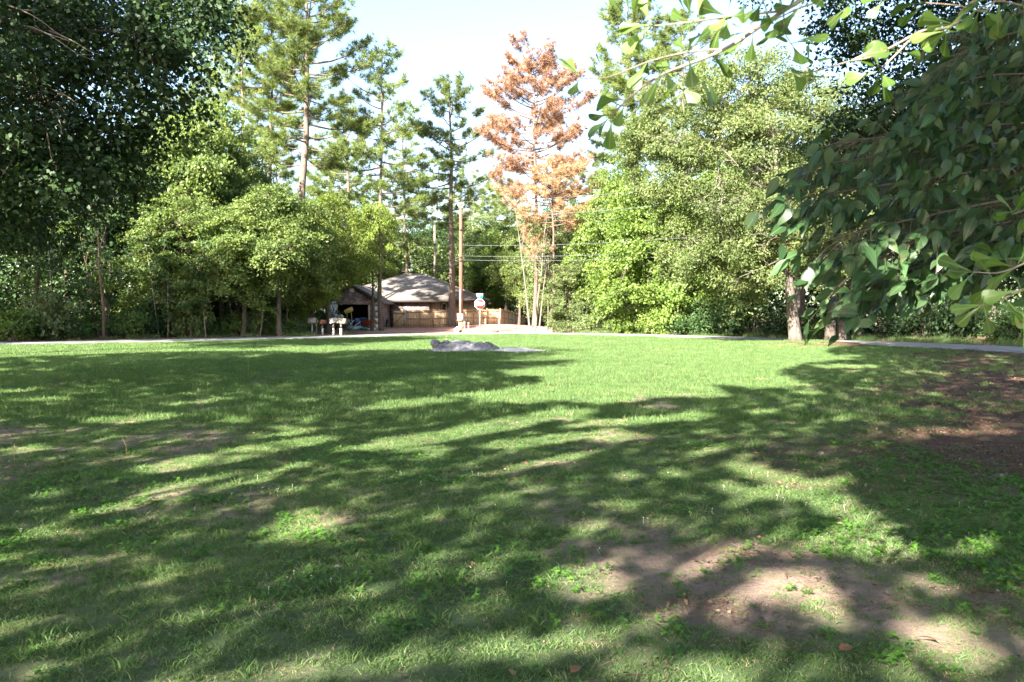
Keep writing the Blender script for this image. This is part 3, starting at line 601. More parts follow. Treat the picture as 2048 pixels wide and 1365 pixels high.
m.add([(-.3, -.25, .35), (.3, -.25, .35), (.3, .25, .35), (-.3, .25, .35), (-.5, -.4, .8), (.55, -.4, .85), (.55, .4, .85), (-.5, .4, .8)], [[3, 2, 1, 0], [0, 1, 5, 4], [1, 2, 6, 5], [2, 3, 7, 6], [3, 0, 4, 7]]); m.build('tray', M['red'], wb)
m = MB(); m.tube([(-.55, -.04, .2), (-.55, .04, .2)], .2, 12); m.build('wheel', M['black'], wb)
for s_ in (-.22, .22):
    m = MB(); m.tube([(-.55, s_ * .3, .2), (.25, s_, .33), (1.0, s_ * 1.2, .65)], .025, 5); m.build('handle', M['cedar'], wb); m = MB(); m.tube([(.25, s_, .33), (.35, s_, 0)], .02, 5); m.build('leg', M['metal'], wb)
tag(wb, 'red wheelbarrow with wooden handles right of the garage opening', 'wheelbarrow')
for k_, (u, d, s, mt, lab) in enumerate([(696, 68.5, (.45, .35, .22), 'concrete', 'grey rubble lump left in the junk before the garage'), (706, 68, (.35, .3, .18), 'paleblue', 'pale bluish bundle amid junk before the garage'), (716, 68.3, (.5, .35, .2), 'tarp', 'grey crumpled bundle under the blue chair'),
                                         (727, 67.6, (.4, .3, .15), 'green_paint', 'low dark green bundle left of the red wheelbarrow'), (748, 68, (.14, .14, .14), 'white', 'small white bucket shaped lump right of the wheelbarrow')]):
    o = rock(50 + k_, s, 'junk_bundle', M[mt]); o.location = (X(u, d), d, s[2] * .7 + tz(X(u, d), d)); tag(o, lab, 'bundle', 'junk spread before the garage')
for k_, (u, a_) in enumerate(((699, .7), (703, -.5), (711, .9))):
    o = MB().box((0, 0, .35), (.06, .04, 1.1), .3, .2, a_).build('loose_board', M['mb_white'] if k_ != 1 else M['metal']); o.location = (X(u, 67.6), 67.6, .05); tag(o, ['pale board leaning left in the garage junk', 'grey metal bar leaning in the garage junk', 'pale board leaning at the blue chair'][k_], 'board')
fu = empty('folded_umbrella', (X(777, 76.5), 76.5, 0)); m = MB(); m.tube([(-.25, 0, .05), (-.1, .1, .6), (.05, .2, 1.15)], [.04, .17, .05], 8); m.build('canopy', M['black'], fu)
for a_ in (-.15, .05, .2): m = MB(); m.tube([(a_ - .1, -.1, 0), (a_ - .22, .1, 1.1)], .018, 5); m.build('stick', M['mb_white'], fu)
tag(fu, 'black folded umbrella and pale sticks leaning on the brick wall', 'umbrella')
br = empty('plastic_barrel', (X(240, 53.5), 53.5, 0)); m = MB(); m.tube([(0, 0, 0), (0, 0, .2), (0, 0, .5), (0, 0, .9), (0, 0, 1.05)], [.4, .46, .47, .46, .4], 14); m.build('drum', M['paleblue'], br, True); m = MB(); m.tube([(0, 0, 1.05), (0, 0, 1.1)], .36, 14); m.build('lid', M['mb_white'], br); tag(br, 'pale blue barrel glimpsed through bushes by the reddish thin trunks', 'barrel')

# ------------------------------------------------------------------ debris mound
M['ash'] = noisemat('ash', [(.05, .05, .058), (.155, .155, .17), (.34, .33, .325)], 3.2, bump=1.0, bscale=9, dist=.08, detail=9)
mound = empty('debris_mound', (MX, MY, tz(MX, MY)))
n = 56; a = np.linspace(-1.35, 1.35, n); AX, AY = np.meshgrid(a, a); fxm, fym = AX.ravel(), AY.ravel(); rr = np.hypot(fxm, fym) * (1 + .35 * (fbm(fxm * 1.7 + 3, fym * 1.7 + 5, 33, 3) - .5))
base = np.clip(1.55 * (1 - rr ** 2), 0, 1); ridge = .8 + .5 * (fbm(fxm * 3.1 + 4, fym * 2.6 + 1, 3, 4) - .5) - .22 * np.clip(fxm, -.2, 1)
zz = base * ridge * .60 + np.clip(1.2 * (1 - rr), 0, 1) * ((fbm(fxm * 7, fym * 7, 14, 3) - .5) * .26 + (fbm(fxm * 18, fym * 18, 24, 2) - .5) * .10) - .06 - .1 * np.clip(rr - 1, 0, 1)
i = (np.arange(n - 1)[:, None] * n + np.arange(n - 1)[None]).ravel()
MB().add(np.stack([fxm * 1.7, fym * 1.05, zz * .85], -1), np.stack([i, i + 1, i + n + 1, i + n], -1)).build('pile', M['ash'], mound)
rsm = np.random.RandomState(8)
for k_, (ox, oy, oz, s) in enumerate([(-1.2, -.15, .26, .2), (-1.02, -.38, .2, .13), (-.8, -.2, .34, .11), (-.52, -.5, .26, .09), (.05, -.55, .3, .08), (.42, -.62, .22, .07), (.8, -.35, .27, .15), (1.02, -.45, .16, .1), (-.2, -.8, .12, .08), (-.9, .2, .3, .14), (1.35, -.5, .08, .07), (-1.5, -.4, .05, .08)]):
    o = rock(70 + k_, (s * (.9 + .7 * rsm.rand()), s, s * (.55 + .4 * rsm.rand())), 'rock', M['ash']); o.parent = mound; o.location = (ox, oy, oz); o.rotation_euler = (rsm.randn() * .4, rsm.randn() * .4, rsm.rand() * 3)
o = MB().tube([(-1.35, -.2, .14), (-1.1, -.25, .3), (-.85, -.1, .34)], [.05, .07, .04], 6).build('charred_log', M['fascia'], mound)
o = MB().tube([(.7, -.2, .28), (.95, -.35, .3)], [.05, .04], 6).build('charred_log', M['fascia'], mound)
na_ = 30; a = np.linspace(-1.2, 1.2, na_); AX, AY = np.meshgrid(a, a); fxm, fym = AX.ravel(), AY.ravel(); i = (np.arange(na_ - 1)[:, None] * na_ + np.arange(na_ - 1)[None]).ravel()
za = .17 * np.clip(1 - fxm ** 2 - fym ** 2, -.6, 1) * (.6 + .8 * fbm(fxm * 3, fym * 3, 9, 3)) - .02
o = MB().add(np.stack([fxm * 1.75 + 1.55, fym * .95 - .15, za], -1), np.stack([i, i + 1, i + na_ + 1, i + na_], -1)).build('sand_apron', noisemat('pale_sand', [(.34, .31, .28), (.50, .46, .41), (.60, .55, .49)], 4, bump=.5, bscale=14), mound, True)
tag(mound, 'grey ash and rubble mound in the middle of the lawn', 'debris mound')

# ------------------------------------------------------------------ trees beyond the road
def relabel(o, lab, cat='tree', grp=None):
    return tag(o, lab, cat, grp)
# prototypes (each is also used as a tree of its own)
pB = [broadleaf(101, 12, 4.2, 2.0, 260, 150, .95, .18, .115), broadleaf(102, 12, 4.0, 1.4, 270, 145, .9, .18, .12, leaf='leaf_green', nside=11), broadleaf(103, 12, 3.9, .4, 290, 135, .82, .19, .14, leaf='leaf_bright', nside=12, low=.1),
      broadleaf(104, 12, 4.4, 3.6, 170, 125, 1.05, .18, .11, leaf='leaf_dark')]
used = set()
def tree(kind, u, d, H, R, leaf, lab, rz=0, bark=None, grp=None, x=None):
    o = pB[kind] if kind not in used else dup(pB[kind]); used.add(kind)
    R0 = (4.2, 4.0, 3.9, 4.4)[kind]
    put(o, u, d, R / R0, H / 12.0, rz, x=x); setmat(o, 'crown', M[leaf])
    if bark: setmat(o, 'trunk', M[bark])
    return relabel(o, lab, 'tree', grp)
# left woods
tree(0, 412, 55.5, 15.8, 4.7, 'leaf_olive', 'tall olive green oak in the middle of the left woods', .3)
tree(1, 318, 56, 15.0, 4.7, 'leaf_olive', 'rounded tree half hidden behind the dark near crown at left', 1.1)
tree(0, 560, 52, 9.6, 3.6, 'leaf_olive', 'shorter oak in front of the big pine trunk', 2.2)
tree(1, 505, 60, 13.6, 3.8, 'leaf_pale', 'pale topped tree behind the short oak left of the big pine', 4.4)
tree(3, 655, 58.5, 10.0, 3.9, 'leaf_yellow', 'yellow green tree overhanging the road left of the garage', .9)
tree(3, 744, 66, 10.6, 2.8, 'leaf_yellow', 'slim yellow green tree whose branches cover the garage peak', 2.9)
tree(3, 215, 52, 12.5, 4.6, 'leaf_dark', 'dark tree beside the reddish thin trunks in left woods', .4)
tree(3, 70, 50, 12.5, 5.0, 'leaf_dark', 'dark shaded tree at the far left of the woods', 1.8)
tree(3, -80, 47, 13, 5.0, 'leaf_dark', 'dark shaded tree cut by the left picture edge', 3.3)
tree(0, 370, 61, 15, 4.4, 'leaf_olive', 'taller oak behind the middle of the left woods', 5.1)
tree(3, 140, 60, 15.5, 5.0, 'leaf_olive', 'tall dim tree deep in the far left woods', 5.6)
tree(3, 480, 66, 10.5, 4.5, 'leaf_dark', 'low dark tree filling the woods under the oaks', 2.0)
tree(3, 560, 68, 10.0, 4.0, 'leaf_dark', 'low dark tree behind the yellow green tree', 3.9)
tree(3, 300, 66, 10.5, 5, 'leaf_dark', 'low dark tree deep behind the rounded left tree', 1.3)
# left beyond the frame: unseen trees added along the road to keep the woods' foot in shade
tall = broadleaf(105, 18.5, 5.4, 9.6, 260, 120, 1.1, .2, .14, .26, 'leaf_dark')
for k_, (x, y, sz) in enumerate([(-27.5, 30.5, 1.0), (-34.5, 27.5, 1.05), (-21.5, 24.5, .98), (-41.5, 30.5, 1.0), (-40, 21, 1.05), (-49, 37, 1.0)]):
    o = tall if k_ == 0 else dup(tall); put(o, 0, y, 1.0, sz * .88, k_ * 1.3, x=x)
    tag(o, 'tall roadside tree out of view at left, %s from the road bend' % ORD[k_], 'tree', 'roadside trees left of the view')
# right of the road
tree(2, 1290, 57.5, 11.6, 4.0, 'leaf_bright', 'bright green sweetgum wall tree leafy down to the road', .4)
tree(2, 1392, 55.5, 11.2, 4.1, 'leaf_bright', 'bright green tree just left of the pale barked roadside oak', 2.5)
tree(1, 1225, 64, 13.4, 3.6, 'leaf_bright', 'tall light green tree right of the dead pines', 1.7)
tree(2, 1140, 63, 5.6, 2.5, 'leaf_pale', 'small pale bushy tree between thin trunks and sweetgum', 3.3)
tree(0, 1172, 80, 11.0, 4.2, 'leaf_olive', 'olive tree in the gap behind the small pale bushy tree', 4.3)
tree(0, 1010, 92, 11.5, 4.6, 'leaf_bright', 'mid green tree behind the stop sign', .2)
tree(1, 950, 104, 14, 5.0, 'leaf_pale', 'olive tree behind the brown utility pole', 2.1)
tree(0, 1078, 90, 12.5, 4.8, 'leaf_pale', 'mid green tree behind the fence end', 3.6)
tree(3, 850, 108, 14, 5.2, 'leaf_dark', 'dark tree behind the house ridge', 5.0)
tree(3, 760, 106, 13.5, 5.2, 'leaf_green', 'dim tree behind the left slope of the hip roof', .7)
tree(1, 660, 92, 15, 5.0, 'leaf_olive', 'olive tree behind the garage seen over the yellow green tree', 4.8)
tree(0, 905, 120, 15, 5.5, 'leaf_green', 'far green tree between the two utility poles', 1.2)
tree(1, 1120, 110, 17, 5.5, 'leaf_green', 'far green tree behind the dead pines', 2.7)
tree(0, 1480, 62, 15.5, 5.0, 'leaf_olive', 'tall tree behind the top of the roadside oak', 5.8)
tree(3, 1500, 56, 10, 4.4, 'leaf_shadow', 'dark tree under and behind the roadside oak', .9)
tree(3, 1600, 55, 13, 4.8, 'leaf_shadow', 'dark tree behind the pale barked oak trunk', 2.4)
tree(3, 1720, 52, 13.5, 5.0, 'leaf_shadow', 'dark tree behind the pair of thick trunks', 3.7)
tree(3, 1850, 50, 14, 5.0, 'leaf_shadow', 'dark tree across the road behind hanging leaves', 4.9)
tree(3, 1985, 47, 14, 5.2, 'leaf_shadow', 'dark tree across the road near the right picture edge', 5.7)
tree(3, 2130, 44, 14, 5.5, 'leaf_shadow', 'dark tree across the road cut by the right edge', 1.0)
tree(3, 1660, 66, 15, 5.5, 'leaf_dark', 'second row dark tree in the right woods', 4.0, grp=None)
tree(3, 1920, 62, 16, 5.5, 'leaf_dark', 'second row dark tree deep at the far right', 2.2)
tree(1, 1100, 73, 10.2, 2.5, 'leaf_pale', 'narrow pale green tree under the spreading tan dead pine')
tree(0, 1038, 78, 9.8, 2.8, 'leaf_olive', 'slim olive tree left of the tall dead pine trunk')
tree(2, 985, 98, 10.5, 4.4, 'leaf_pale', 'low pale green tree behind the fence right of the brown pole')
tree(1, 372, 51, 9.0, 3.5, 'leaf_olive', 'low olive tree at the edge of the left woods under the oaks')
tree(0, 486, 51.5, 8.6, 3.3, 'leaf_olive', 'low spreading oak at the wood edge left of the short oak')
tree(1, 622, 57, 8.4, 2.9, 'leaf_yellow', 'small yellow green tree between short oak and mailboxes')
# pines
pp = pine(201, 29.5, 12.5, 4.9, 78, .40, 'needle_green', peak=.42, lean=(1.2, .3), name='pine_tree', dens=.95)
put(pp, 596, 64, 1, 1, .4); tag(pp, 'tallest full crowned pine with thick pale trunk at left of sky', 'tree')
p2 = pine(202, 27, 13, 3.6, 44, .2, 'needle_green', peak=.6, name='pine_tree', stubs=9, dens=.85)
put(p2, 541, 69, 1, 1, 1.0); tag(p2, 'thin trunked pine just left of the tallest pine', 'tree')
q = dup(p2); put(q, 488, 66, 1.0, 1.02, 2.6); tag(q, 'leftmost thin pine beside the dark near crown', 'tree')
p3 = pine(203, 22.5, 8, 3.8, 46, .19, 'needle_green', peak=.35, name='pine_tree', stubs=10, dens=.62)
put(p3, 762, 66.5, 1, 1, .2); tag(p3, 'slender pine with dark trunk before the garage corner', 'tree')
p4 = pine(204, 22, 8.5, 4.3, 48, .33, 'needle_green', peak=.5, name='pine_tree', stubs=8, dens=.8)
put(p4, 904, 75.2, 1, 1, .1); tag(p4, 'pine with thick dark trunk just left of the brown pole', 'tree')
for (src, u, d, s, sz, rz, mt, lab) in [(p3, 815, 88, 1.1, .95, 2.0, 'needle_green', 'pine behind the house left of the pale pole'), (p4, 700, 86, 1.0, 1.0, 1.4, 'needle_green', 'pine between the tallest pine and the slender pine'),
        (p4, 990, 118, 1.15, .86, 3.0, 'needle_green', 'distant pine right of the brown pole in the sky gap'), (p3, 940, 112, 1.1, .9, 4.0, 'needle_green', 'distant pine directly behind the brown pole'),
        (p4, 1180, 112, 1.1, 1.0, 5.0, 'needle_green', 'distant pine right of the dead pines'), (p3, 1010, 105, 1.0, .8, 5.5, 'needle_green', 'short distant pine behind the stop sign'),
        (pp, 1275, 78, 1.0, 1.02, 2.2, 'needle_green', 'tall pine right of the sky gap behind the oak twig'), (p2, 1370, 76, 1.2, 1.05, 4.4, 'needle_green', 'thin pine at top behind the overhanging oak twig'),
        (p4, 420, 84, 1.2, 1.1, .8, 'needle_green', 'pine rising behind the left oaks'), (p4, 345, 76, 1.15, .95, 2.8, 'needle_green', 'pine at the left oaks beside the dark near crown'),
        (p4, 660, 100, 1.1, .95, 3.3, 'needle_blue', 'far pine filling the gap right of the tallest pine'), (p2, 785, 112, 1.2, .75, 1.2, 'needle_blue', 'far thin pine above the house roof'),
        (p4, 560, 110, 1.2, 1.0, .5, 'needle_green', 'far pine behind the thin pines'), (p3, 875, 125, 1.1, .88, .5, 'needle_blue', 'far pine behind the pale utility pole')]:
    q = dup(src); put(q, u, d, s, sz, rz); setmat(q, 'crown', M[mt]); tag(q, lab, 'tree')
d1 = pine(211, 22.1, 10.6, 4.4, 66, .19, 'needle_dead', 'bark_red', name='dead_pine', peak=.42, stubs=14, dens=.85, sag=.02, prof=[.75, 1.05, .85, 1.0, .72, .45]); put(d1, 1068, 70, 1, 1, .6); tag(d1, 'tall dead pine with rust orange needles against the sky', 'tree')
d2 = pine(212, 15.4, 9.6, 4.4, 34, .15, 'needle_dead_pale', 'bark_red', name='dead_pine', peak=.4, stubs=6, dens=.75, sag=.02); put(d2, 1108, 67, .9, .83, .6); tag(d2, 'shorter dead pine with spreading tan orange crown', 'tree')
q = dup(d2); put(q, 1070, 68, .36, .6, 2.0); tag(q, 'smallest dead pine below the taller rusty ones', 'tree')
# thin trunks at the fence end
sp = [sapling(301, 9, 'bark_pale', 'leaf_pale', 10, 26, .085, base=.5), sapling(302, 6.5, 'bark_red', 'leaf_dark', 16, 40, .06, base=.3), sapling(303, 5, 'bark_pale', 'leaf_green', 14, 42, .035, base=.25)]
first = set()
def sap(k, u, d, s, sz, rz, lab, leaf=None, grp=None):
    o = sp[k] if k not in first else dup(sp[k]); first.add(k); put(o, u, d, s, sz, rz); tag(o, lab, 'sapling', grp)
    if leaf: setmat(o, 'crown', M[leaf])
sap(0, 1060, 63, 1.0, 1.05, 0, 'leftmost pale thin trunk at the end of the fence'); sap(0, 1070, 64.5, 1.3, .95, 2, 'thicker pale trunk in the cluster at the fence end'); sap(0, 1078, 63.5, .8, .8, 3.3, 'rightmost thin trunk in the cluster at fence end'); sap(0, 1096, 66, .7, .7, 4.5, 'thin pale stem beside the small pale bushy tree')
sap(1, 197, 47.2, .8, 1.0, 0, 'thin pale stem left of the reddish thin trunk in left woods'); sap(1, 206, 46.6, 1.5, 1.15, 2, 'reddish thin trunk at the road edge in the left woods')
for k_, (u, d, s) in enumerate([(60, 48, 1), (110, 46.5, .9), (160, 47, 1), (218, 48, .9), (318, 49, 1), (335, 48.6, .8), (380, 50, 1), (412, 49.5, 1.2), (470, 52, 1.0), (520, 52, 1.3), (572, 54, 1)]):
    sap(2, u, d, s, 1.0 + .25 * math.sin(k_ * 2.1), k_ * 1.7, '%s thin sapling from the left along the shaded wood edge' % ORD[k_], 'leaf_dark' if k_ % 3 else 'leaf_green', 'saplings along the left wood edge')
def bare_trunk(u, d, h, r_, lab, bark='bark', lean=.2):
    rs = np.random.RandomState(int(u)); root = empty('tree_trunk'); mb = MB(); trunk_mesh(mb, rs, (0, 0, 0), (rs.randn() * lean, 0, h), r_, r_ * .55, 0, None, 0); mb.build('trunk', M[bark], root, True)
    lb = MB(); cl = [(np.array([rs.randn() * 1.3, rs.randn() * 1.3, h * (.78 + .3 * rs.rand())]), np.array([0, 0, 1.])) for _ in range(22)]; leaf_cloud(lb, rs, cl, 60, .9, .19, .12); lb.build('crown', M['leaf_dark'], root)
    put(root, u, d); tag(root, lab, 'tree')
bare_trunk(447, 55, 9, .17, 'dark straight trunk in the left woods under the olive oak'); bare_trunk(478, 56, 9, .24, 'thickest dark trunk in the left woods'); bare_trunk(618, 60, 8.5, .2, 'sunlit pale trunk behind the leftmost mailbox', 'bark_pale')
bare_trunk(1660, 43, 9, .25, 'left one of the pair of thick trunks by the road'); bare_trunk(1684, 43.4, 9, .22, 'right one of the pair of thick trunks by the road')
# shrubs
sh = [shrub(401, 1.3, 1.9, 'leaf_green'), shrub(402, 1.1, 1.3, 'leaf_pale', 64, 30, .15, .08), shrub(403, 1.5, 2.6, 'leaf_dark', 75, 40)]
fs = set()
def shr(k, u, d, s, sz, rz, leaf, lab, grp):
    o = sh[k] if k not in fs else dup(sh[k]); fs.add(k); put(o, u, d, s, sz, rz, sink=.05); setmat(o, 'foliage', M[leaf]); tag(o, lab, 'shrub', grp)
L_ = [(25, 43.5, 1.1, 'leaf_bright'), (62, 44.2, 1.0, 'leaf_green'), (100, 45, 1.2, 'leaf_pale'), (142, 45.6, 1.0, 'leaf_green'), (182, 47.5, .8, 'leaf_green'), (255, 48, 1.0, 'leaf_green'), (292, 49.5, 1.1, 'leaf_dark'), (338, 50.5, 1.0, 'leaf_dark'), (384, 50.5, 1.1, 'leaf_pale'), (430, 51.5, .9, 'leaf_green'),
      (470, 52, .8, 'leaf_green'), (512, 53, 1.0, 'leaf_pale'), (548, 54, .9, 'leaf_green'), (585, 55, .9, 'leaf_pale'), (608, 56.5, .8, 'leaf_green')]
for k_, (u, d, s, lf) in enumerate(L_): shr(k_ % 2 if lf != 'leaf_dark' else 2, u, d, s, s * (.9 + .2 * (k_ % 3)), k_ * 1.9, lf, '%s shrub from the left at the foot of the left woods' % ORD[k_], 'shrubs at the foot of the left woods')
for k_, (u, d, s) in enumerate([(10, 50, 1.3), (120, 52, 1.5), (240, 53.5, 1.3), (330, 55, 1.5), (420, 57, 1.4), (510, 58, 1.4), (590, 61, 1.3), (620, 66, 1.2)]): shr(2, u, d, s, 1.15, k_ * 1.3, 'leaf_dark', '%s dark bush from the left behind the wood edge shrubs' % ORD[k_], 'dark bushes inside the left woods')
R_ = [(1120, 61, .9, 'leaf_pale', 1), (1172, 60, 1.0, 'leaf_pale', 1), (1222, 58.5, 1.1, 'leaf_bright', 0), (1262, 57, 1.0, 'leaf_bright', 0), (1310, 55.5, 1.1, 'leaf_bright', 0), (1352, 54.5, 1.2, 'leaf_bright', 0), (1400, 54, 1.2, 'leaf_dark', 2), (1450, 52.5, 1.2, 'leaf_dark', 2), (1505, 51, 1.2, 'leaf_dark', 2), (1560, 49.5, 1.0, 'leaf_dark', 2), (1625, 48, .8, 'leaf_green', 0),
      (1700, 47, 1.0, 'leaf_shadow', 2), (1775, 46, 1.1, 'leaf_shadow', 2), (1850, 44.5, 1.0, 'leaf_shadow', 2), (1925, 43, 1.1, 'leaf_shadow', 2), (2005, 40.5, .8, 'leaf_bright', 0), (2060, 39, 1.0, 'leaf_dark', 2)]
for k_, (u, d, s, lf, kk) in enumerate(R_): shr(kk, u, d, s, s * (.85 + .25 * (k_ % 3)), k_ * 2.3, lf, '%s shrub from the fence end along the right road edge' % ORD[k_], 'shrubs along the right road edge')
# far wood: one mass closing the view behind everything
rs = np.random.RandomState(77); lb = MB(); n = 46000
ang = rs.uniform(-.95, .95, n); dd = rs.uniform(126, 150, n); hx = np.sin(ang) * dd; hy = np.cos(ang) * dd
top = 9 + 7 * fbm(ang * 22, dd / 9, 5, 3) + 5 * (fbm(ang * 70, dd / 4, 9, 2) - .5); hz = rs.rand(n) ** .8 * top
cell = vnoise(hx / 1.6, hz / 1.3 + hy / 2, 3) > .34
q_ = np.stack([hx, hy, hz], -1)[cell]; m_ = len(q_)
lb.leaves(q_, rs.randn(m_, 3), unit(rs.randn(m_, 3) + np.array([0, -.6, .8])), rs.uniform(.5, 1.0, m_), rs.uniform(.35, .7, m_), var=np.clip(vnoise(q_[:, 0] / 3, q_[:, 2] / 2, 4) * .6 + rs.rand(m_) * .4, 0, 1))
for a_ in np.linspace(-.93, .93, 110):
    dd_ = 130 + rs.rand() * 15; a2 = a_ + rs.randn() * .006; lb.tube([(math.sin(a2) * dd_, math.cos(a2) * dd_, -.2), (math.sin(a2) * dd_ + rs.randn() * .4, math.cos(a2) * dd_, 11)], [.22, .1], 5, cap=False)
tag(lb.build('far_wood', M['leaf_green']), 'far woods closing the view behind house and pines', kind='stuff')

def undergrowth(seed, pts, depth, hgt, n, mat, lab):
    rs = np.random.RandomState(seed); lb = MB(); pts = np.array(pts, float); sl = np.r_[0, np.cumsum(np.linalg.norm(np.diff(pts, axis=0), axis=1))]; t = rs.rand(n) * sl[-1]
    x = np.interp(t, sl, pts[:, 0]) + rs.rand(n) * depth * .3; y = np.interp(t, sl, pts[:, 1]) + rs.rand(n) * depth; z = rs.rand(n) * hgt * (.6 + .8 * fbm(t / 4, t * 0, seed, 2))
    k = vnoise(t / 1.3, z / 1.1 + y / 2.5, seed + 1) > .24; q = np.stack([x, y, z], -1)[k]; n = len(q)
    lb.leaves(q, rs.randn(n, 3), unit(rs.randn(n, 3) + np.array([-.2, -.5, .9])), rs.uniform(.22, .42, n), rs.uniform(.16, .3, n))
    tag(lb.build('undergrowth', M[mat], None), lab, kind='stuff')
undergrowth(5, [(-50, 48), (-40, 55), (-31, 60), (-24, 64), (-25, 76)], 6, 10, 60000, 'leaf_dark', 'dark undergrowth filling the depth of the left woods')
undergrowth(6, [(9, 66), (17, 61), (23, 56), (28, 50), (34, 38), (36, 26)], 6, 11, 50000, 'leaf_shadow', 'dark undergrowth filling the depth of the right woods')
undergrowth(7, [(-22, 99), (-8, 100), (4, 99), (12, 90)], 8, 9, 40000, 'leaf_olive', 'green undergrowth behind the house and fence')

# ------------------------------------------------------------------ roadside oak (hero) and dark oak at the right
def lobes_px(d, items):
    out = []
    for u, v, r_, dep, dz in items:
        p = P(u, v, d + dep); rm = r_ / F_PX * d; out.append((p[0], p[1], p[2], rm, rm * 1.05, rm * dz))
    return out
rs = np.random.RandomState(500); oak = empty('oak_tree', (X(1592, 39.6), 39.6, tz(X(1592, 39.6), 39.6))); ob = np.array(oak.location)
lob = lobes_px(40, [(1480, 300, 170, 1.5, .85), (1380, 250, 120, .5, .8), (1600, 280, 150, 2, .85), (1330, 340, 95, 0, .75), (1420, 420, 110, -1, .7), (1530, 430, 120, -1.2, .7), (1500, 200, 130, 2.5, .7), (1640, 420, 120, 1, .75), (1440, 530, 85, -1.4, .6), (1540, 520, 75, -2, .6), (1650, 520, 80, .5, .6), (1380, 520, 75, 1, .6), (1700, 300, 120, 3, .8), (1275, 300, 60, .5, .7), (1480, 585, 60, .3, .5)])
cl = crown_clumps(rs, lob, 640, .5, .2); cl = [(c - ob, o_) for c, o_ in cl]
mb = MB(); pts, rad = trunk_mesh(mb, rs, (0, 0, 0), P(1545, 250, 40.2) - ob, .26, .09, 0, cl, 26, twig=.012, frac0=.36, flare=1.55, sides=10); mb.build('trunk', noisemat('oak_bark', [(.045, .036, .03), (.10, .082, .068), (.25, .22, .19)], 3.2, (2.5, 2.5, .9), bump=.6, bscale=9, dist=.05), oak, True)
lb = MB(); leaf_cloud(lb, rs, cl, 235, .85, .155, .066, .5, droop=.35); lb.build('crown', M['leaf_oak'], oak)
mb = MB()
for (u0, v0, u1, v1) in [(1580, 470, 1500, 470), (1578, 450, 1520, 430), (1560, 520, 1478, 555), (1575, 480, 1525, 505), (1430, 350, 1405, 400), (1432, 350, 1440, 410), (1435, 340, 1420, 420), (1540, 380, 1500, 365), (1575, 440, 1560, 415), (1440, 300, 1470, 330)]:
    a_ = P(u0, v0, 38.6) - ob; b_ = P(u1, v1, 36.2) - ob; c = curve_pts(a_, b_, rs.randn(3) * .15, 6); mb.tube(c, np.linspace(.035, .01, 6), 4)
    for _ in range(7): j = rs.randint(2, 6); mb.tube([c[j], c[j] + (b_ - a_) * .25 * rs.rand() + rs.randn(3) * .28], [.014, .005], 3)
mb.build('dead_branch', M['bark_pale'], oak)
tag(oak, 'large pale barked oak standing on the lawn edge at right', 'tree')
rs = np.random.RandomState(520); dk = empty('oak_tree', (14.2, 21, tz(14.2, 21)))
cl = crown_clumps(rs, [(0, 0, 8, 5.6, 5.5, 4.2), (-3.6, 1, 7.6, 2.6, 2.6, 2.0), (-3.0, -1.5, 9.5, 2.8, 2.8, 2.2), (2, -3, 7, 3, 3, 2.4), (-2.2, 3.2, 6.4, 2.6, 2.6, 2), (-5.1, 0, 9, 1.6, 1.8, 1.4), (-4.2, 2, 5.6, 2, 2, 1.6), (-4.4, 2.4, 12.7, 4.6, 4.6, 2.2), (-6.2, -1.5, 12.2, 4.2, 4, 2.2)], 680, .4, .1)
mb = MB(); trunk_mesh(mb, rs, (0, 0, 0), (.3, .2, 10.5), .34, .08, 0, cl, 22, twig=.01); mb.build('trunk', M['bark'], dk, True)
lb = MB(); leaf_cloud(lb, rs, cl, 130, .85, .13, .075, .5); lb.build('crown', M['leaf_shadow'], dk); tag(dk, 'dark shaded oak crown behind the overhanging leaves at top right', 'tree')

# ------------------------------------------------------------------ dark near tree at the left
rs = np.random.RandomState(540); nl_ = empty('broadleaf_tree', (-12.2, 14.6, tz(-12.2, 14.6))); ob = np.array(nl_.location)
lob = lobes_px(14, [(60, 60, 190, 0, .85), (250, 70, 150, .3, .8), (385, 60, 95, .6, .75), (440, 70, 48, .8, .8), (420, 20, 60, .6, .8), (345, 120, 80, 0, .8), (310, 175, 95, .2, .75), (130, 230, 170, -.6, .8), (20, 340, 150, -.3, .8), (150, 370, 120, -.4, .75), (225, 300, 95, 0, .8), (200, 440, 60, 0, .6), (-120, 200, 240, 0, .9), (60, 450, 90, .3, .6), (345, 230, 48, .3, .7), (300, 270, 45, .2, .7)])
lob += [(-12.6, 14.6, 9.2, 4.0, 4.2, 2.6), (-9.6, 15.4, 8.3, 2.8, 2.8, 1.6), (-13, 16, 7.2, 4.0, 4.2, 3.4), (-9, 18, 8.3, 3.2, 3.0, 2.2), (-15, 12.5, 7, 3.5, 3.5, 3.4)]
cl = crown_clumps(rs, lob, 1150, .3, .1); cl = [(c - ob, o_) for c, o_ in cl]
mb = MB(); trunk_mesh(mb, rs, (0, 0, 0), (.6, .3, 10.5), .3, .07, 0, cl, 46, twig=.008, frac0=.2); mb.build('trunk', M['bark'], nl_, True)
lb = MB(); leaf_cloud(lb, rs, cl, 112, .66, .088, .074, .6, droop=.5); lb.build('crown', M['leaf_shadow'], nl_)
mb = MB()
for (u0, v0, u1, v1) in [(-20, 290, 40, 300), (-10, 330, 15, 350), (40, 310, 12, 352), (110, 70, 190, 110), (60, 60, 150, 90), (95, 220, 130, 270), (100, 250, 112, 330), (60, 60, 165, 115), (120, 200, 165, 215), (30, 20, 120, 70)]:
    a_ = P(u0, v0, 13.2) - ob; b_ = P(u1, v1, 12.6) - ob; c = curve_pts(a_, b_, rs.randn(3) * .06, 5); mb.tube(c, np.linspace(.016, .005, 5), 4)
    for _ in range(4): j = rs.randint(1, 5); mb.tube([c[j], c[j] + (b_ - a_) * .3 * rs.rand() + rs.randn(3) * .07], [.006, .003], 3)
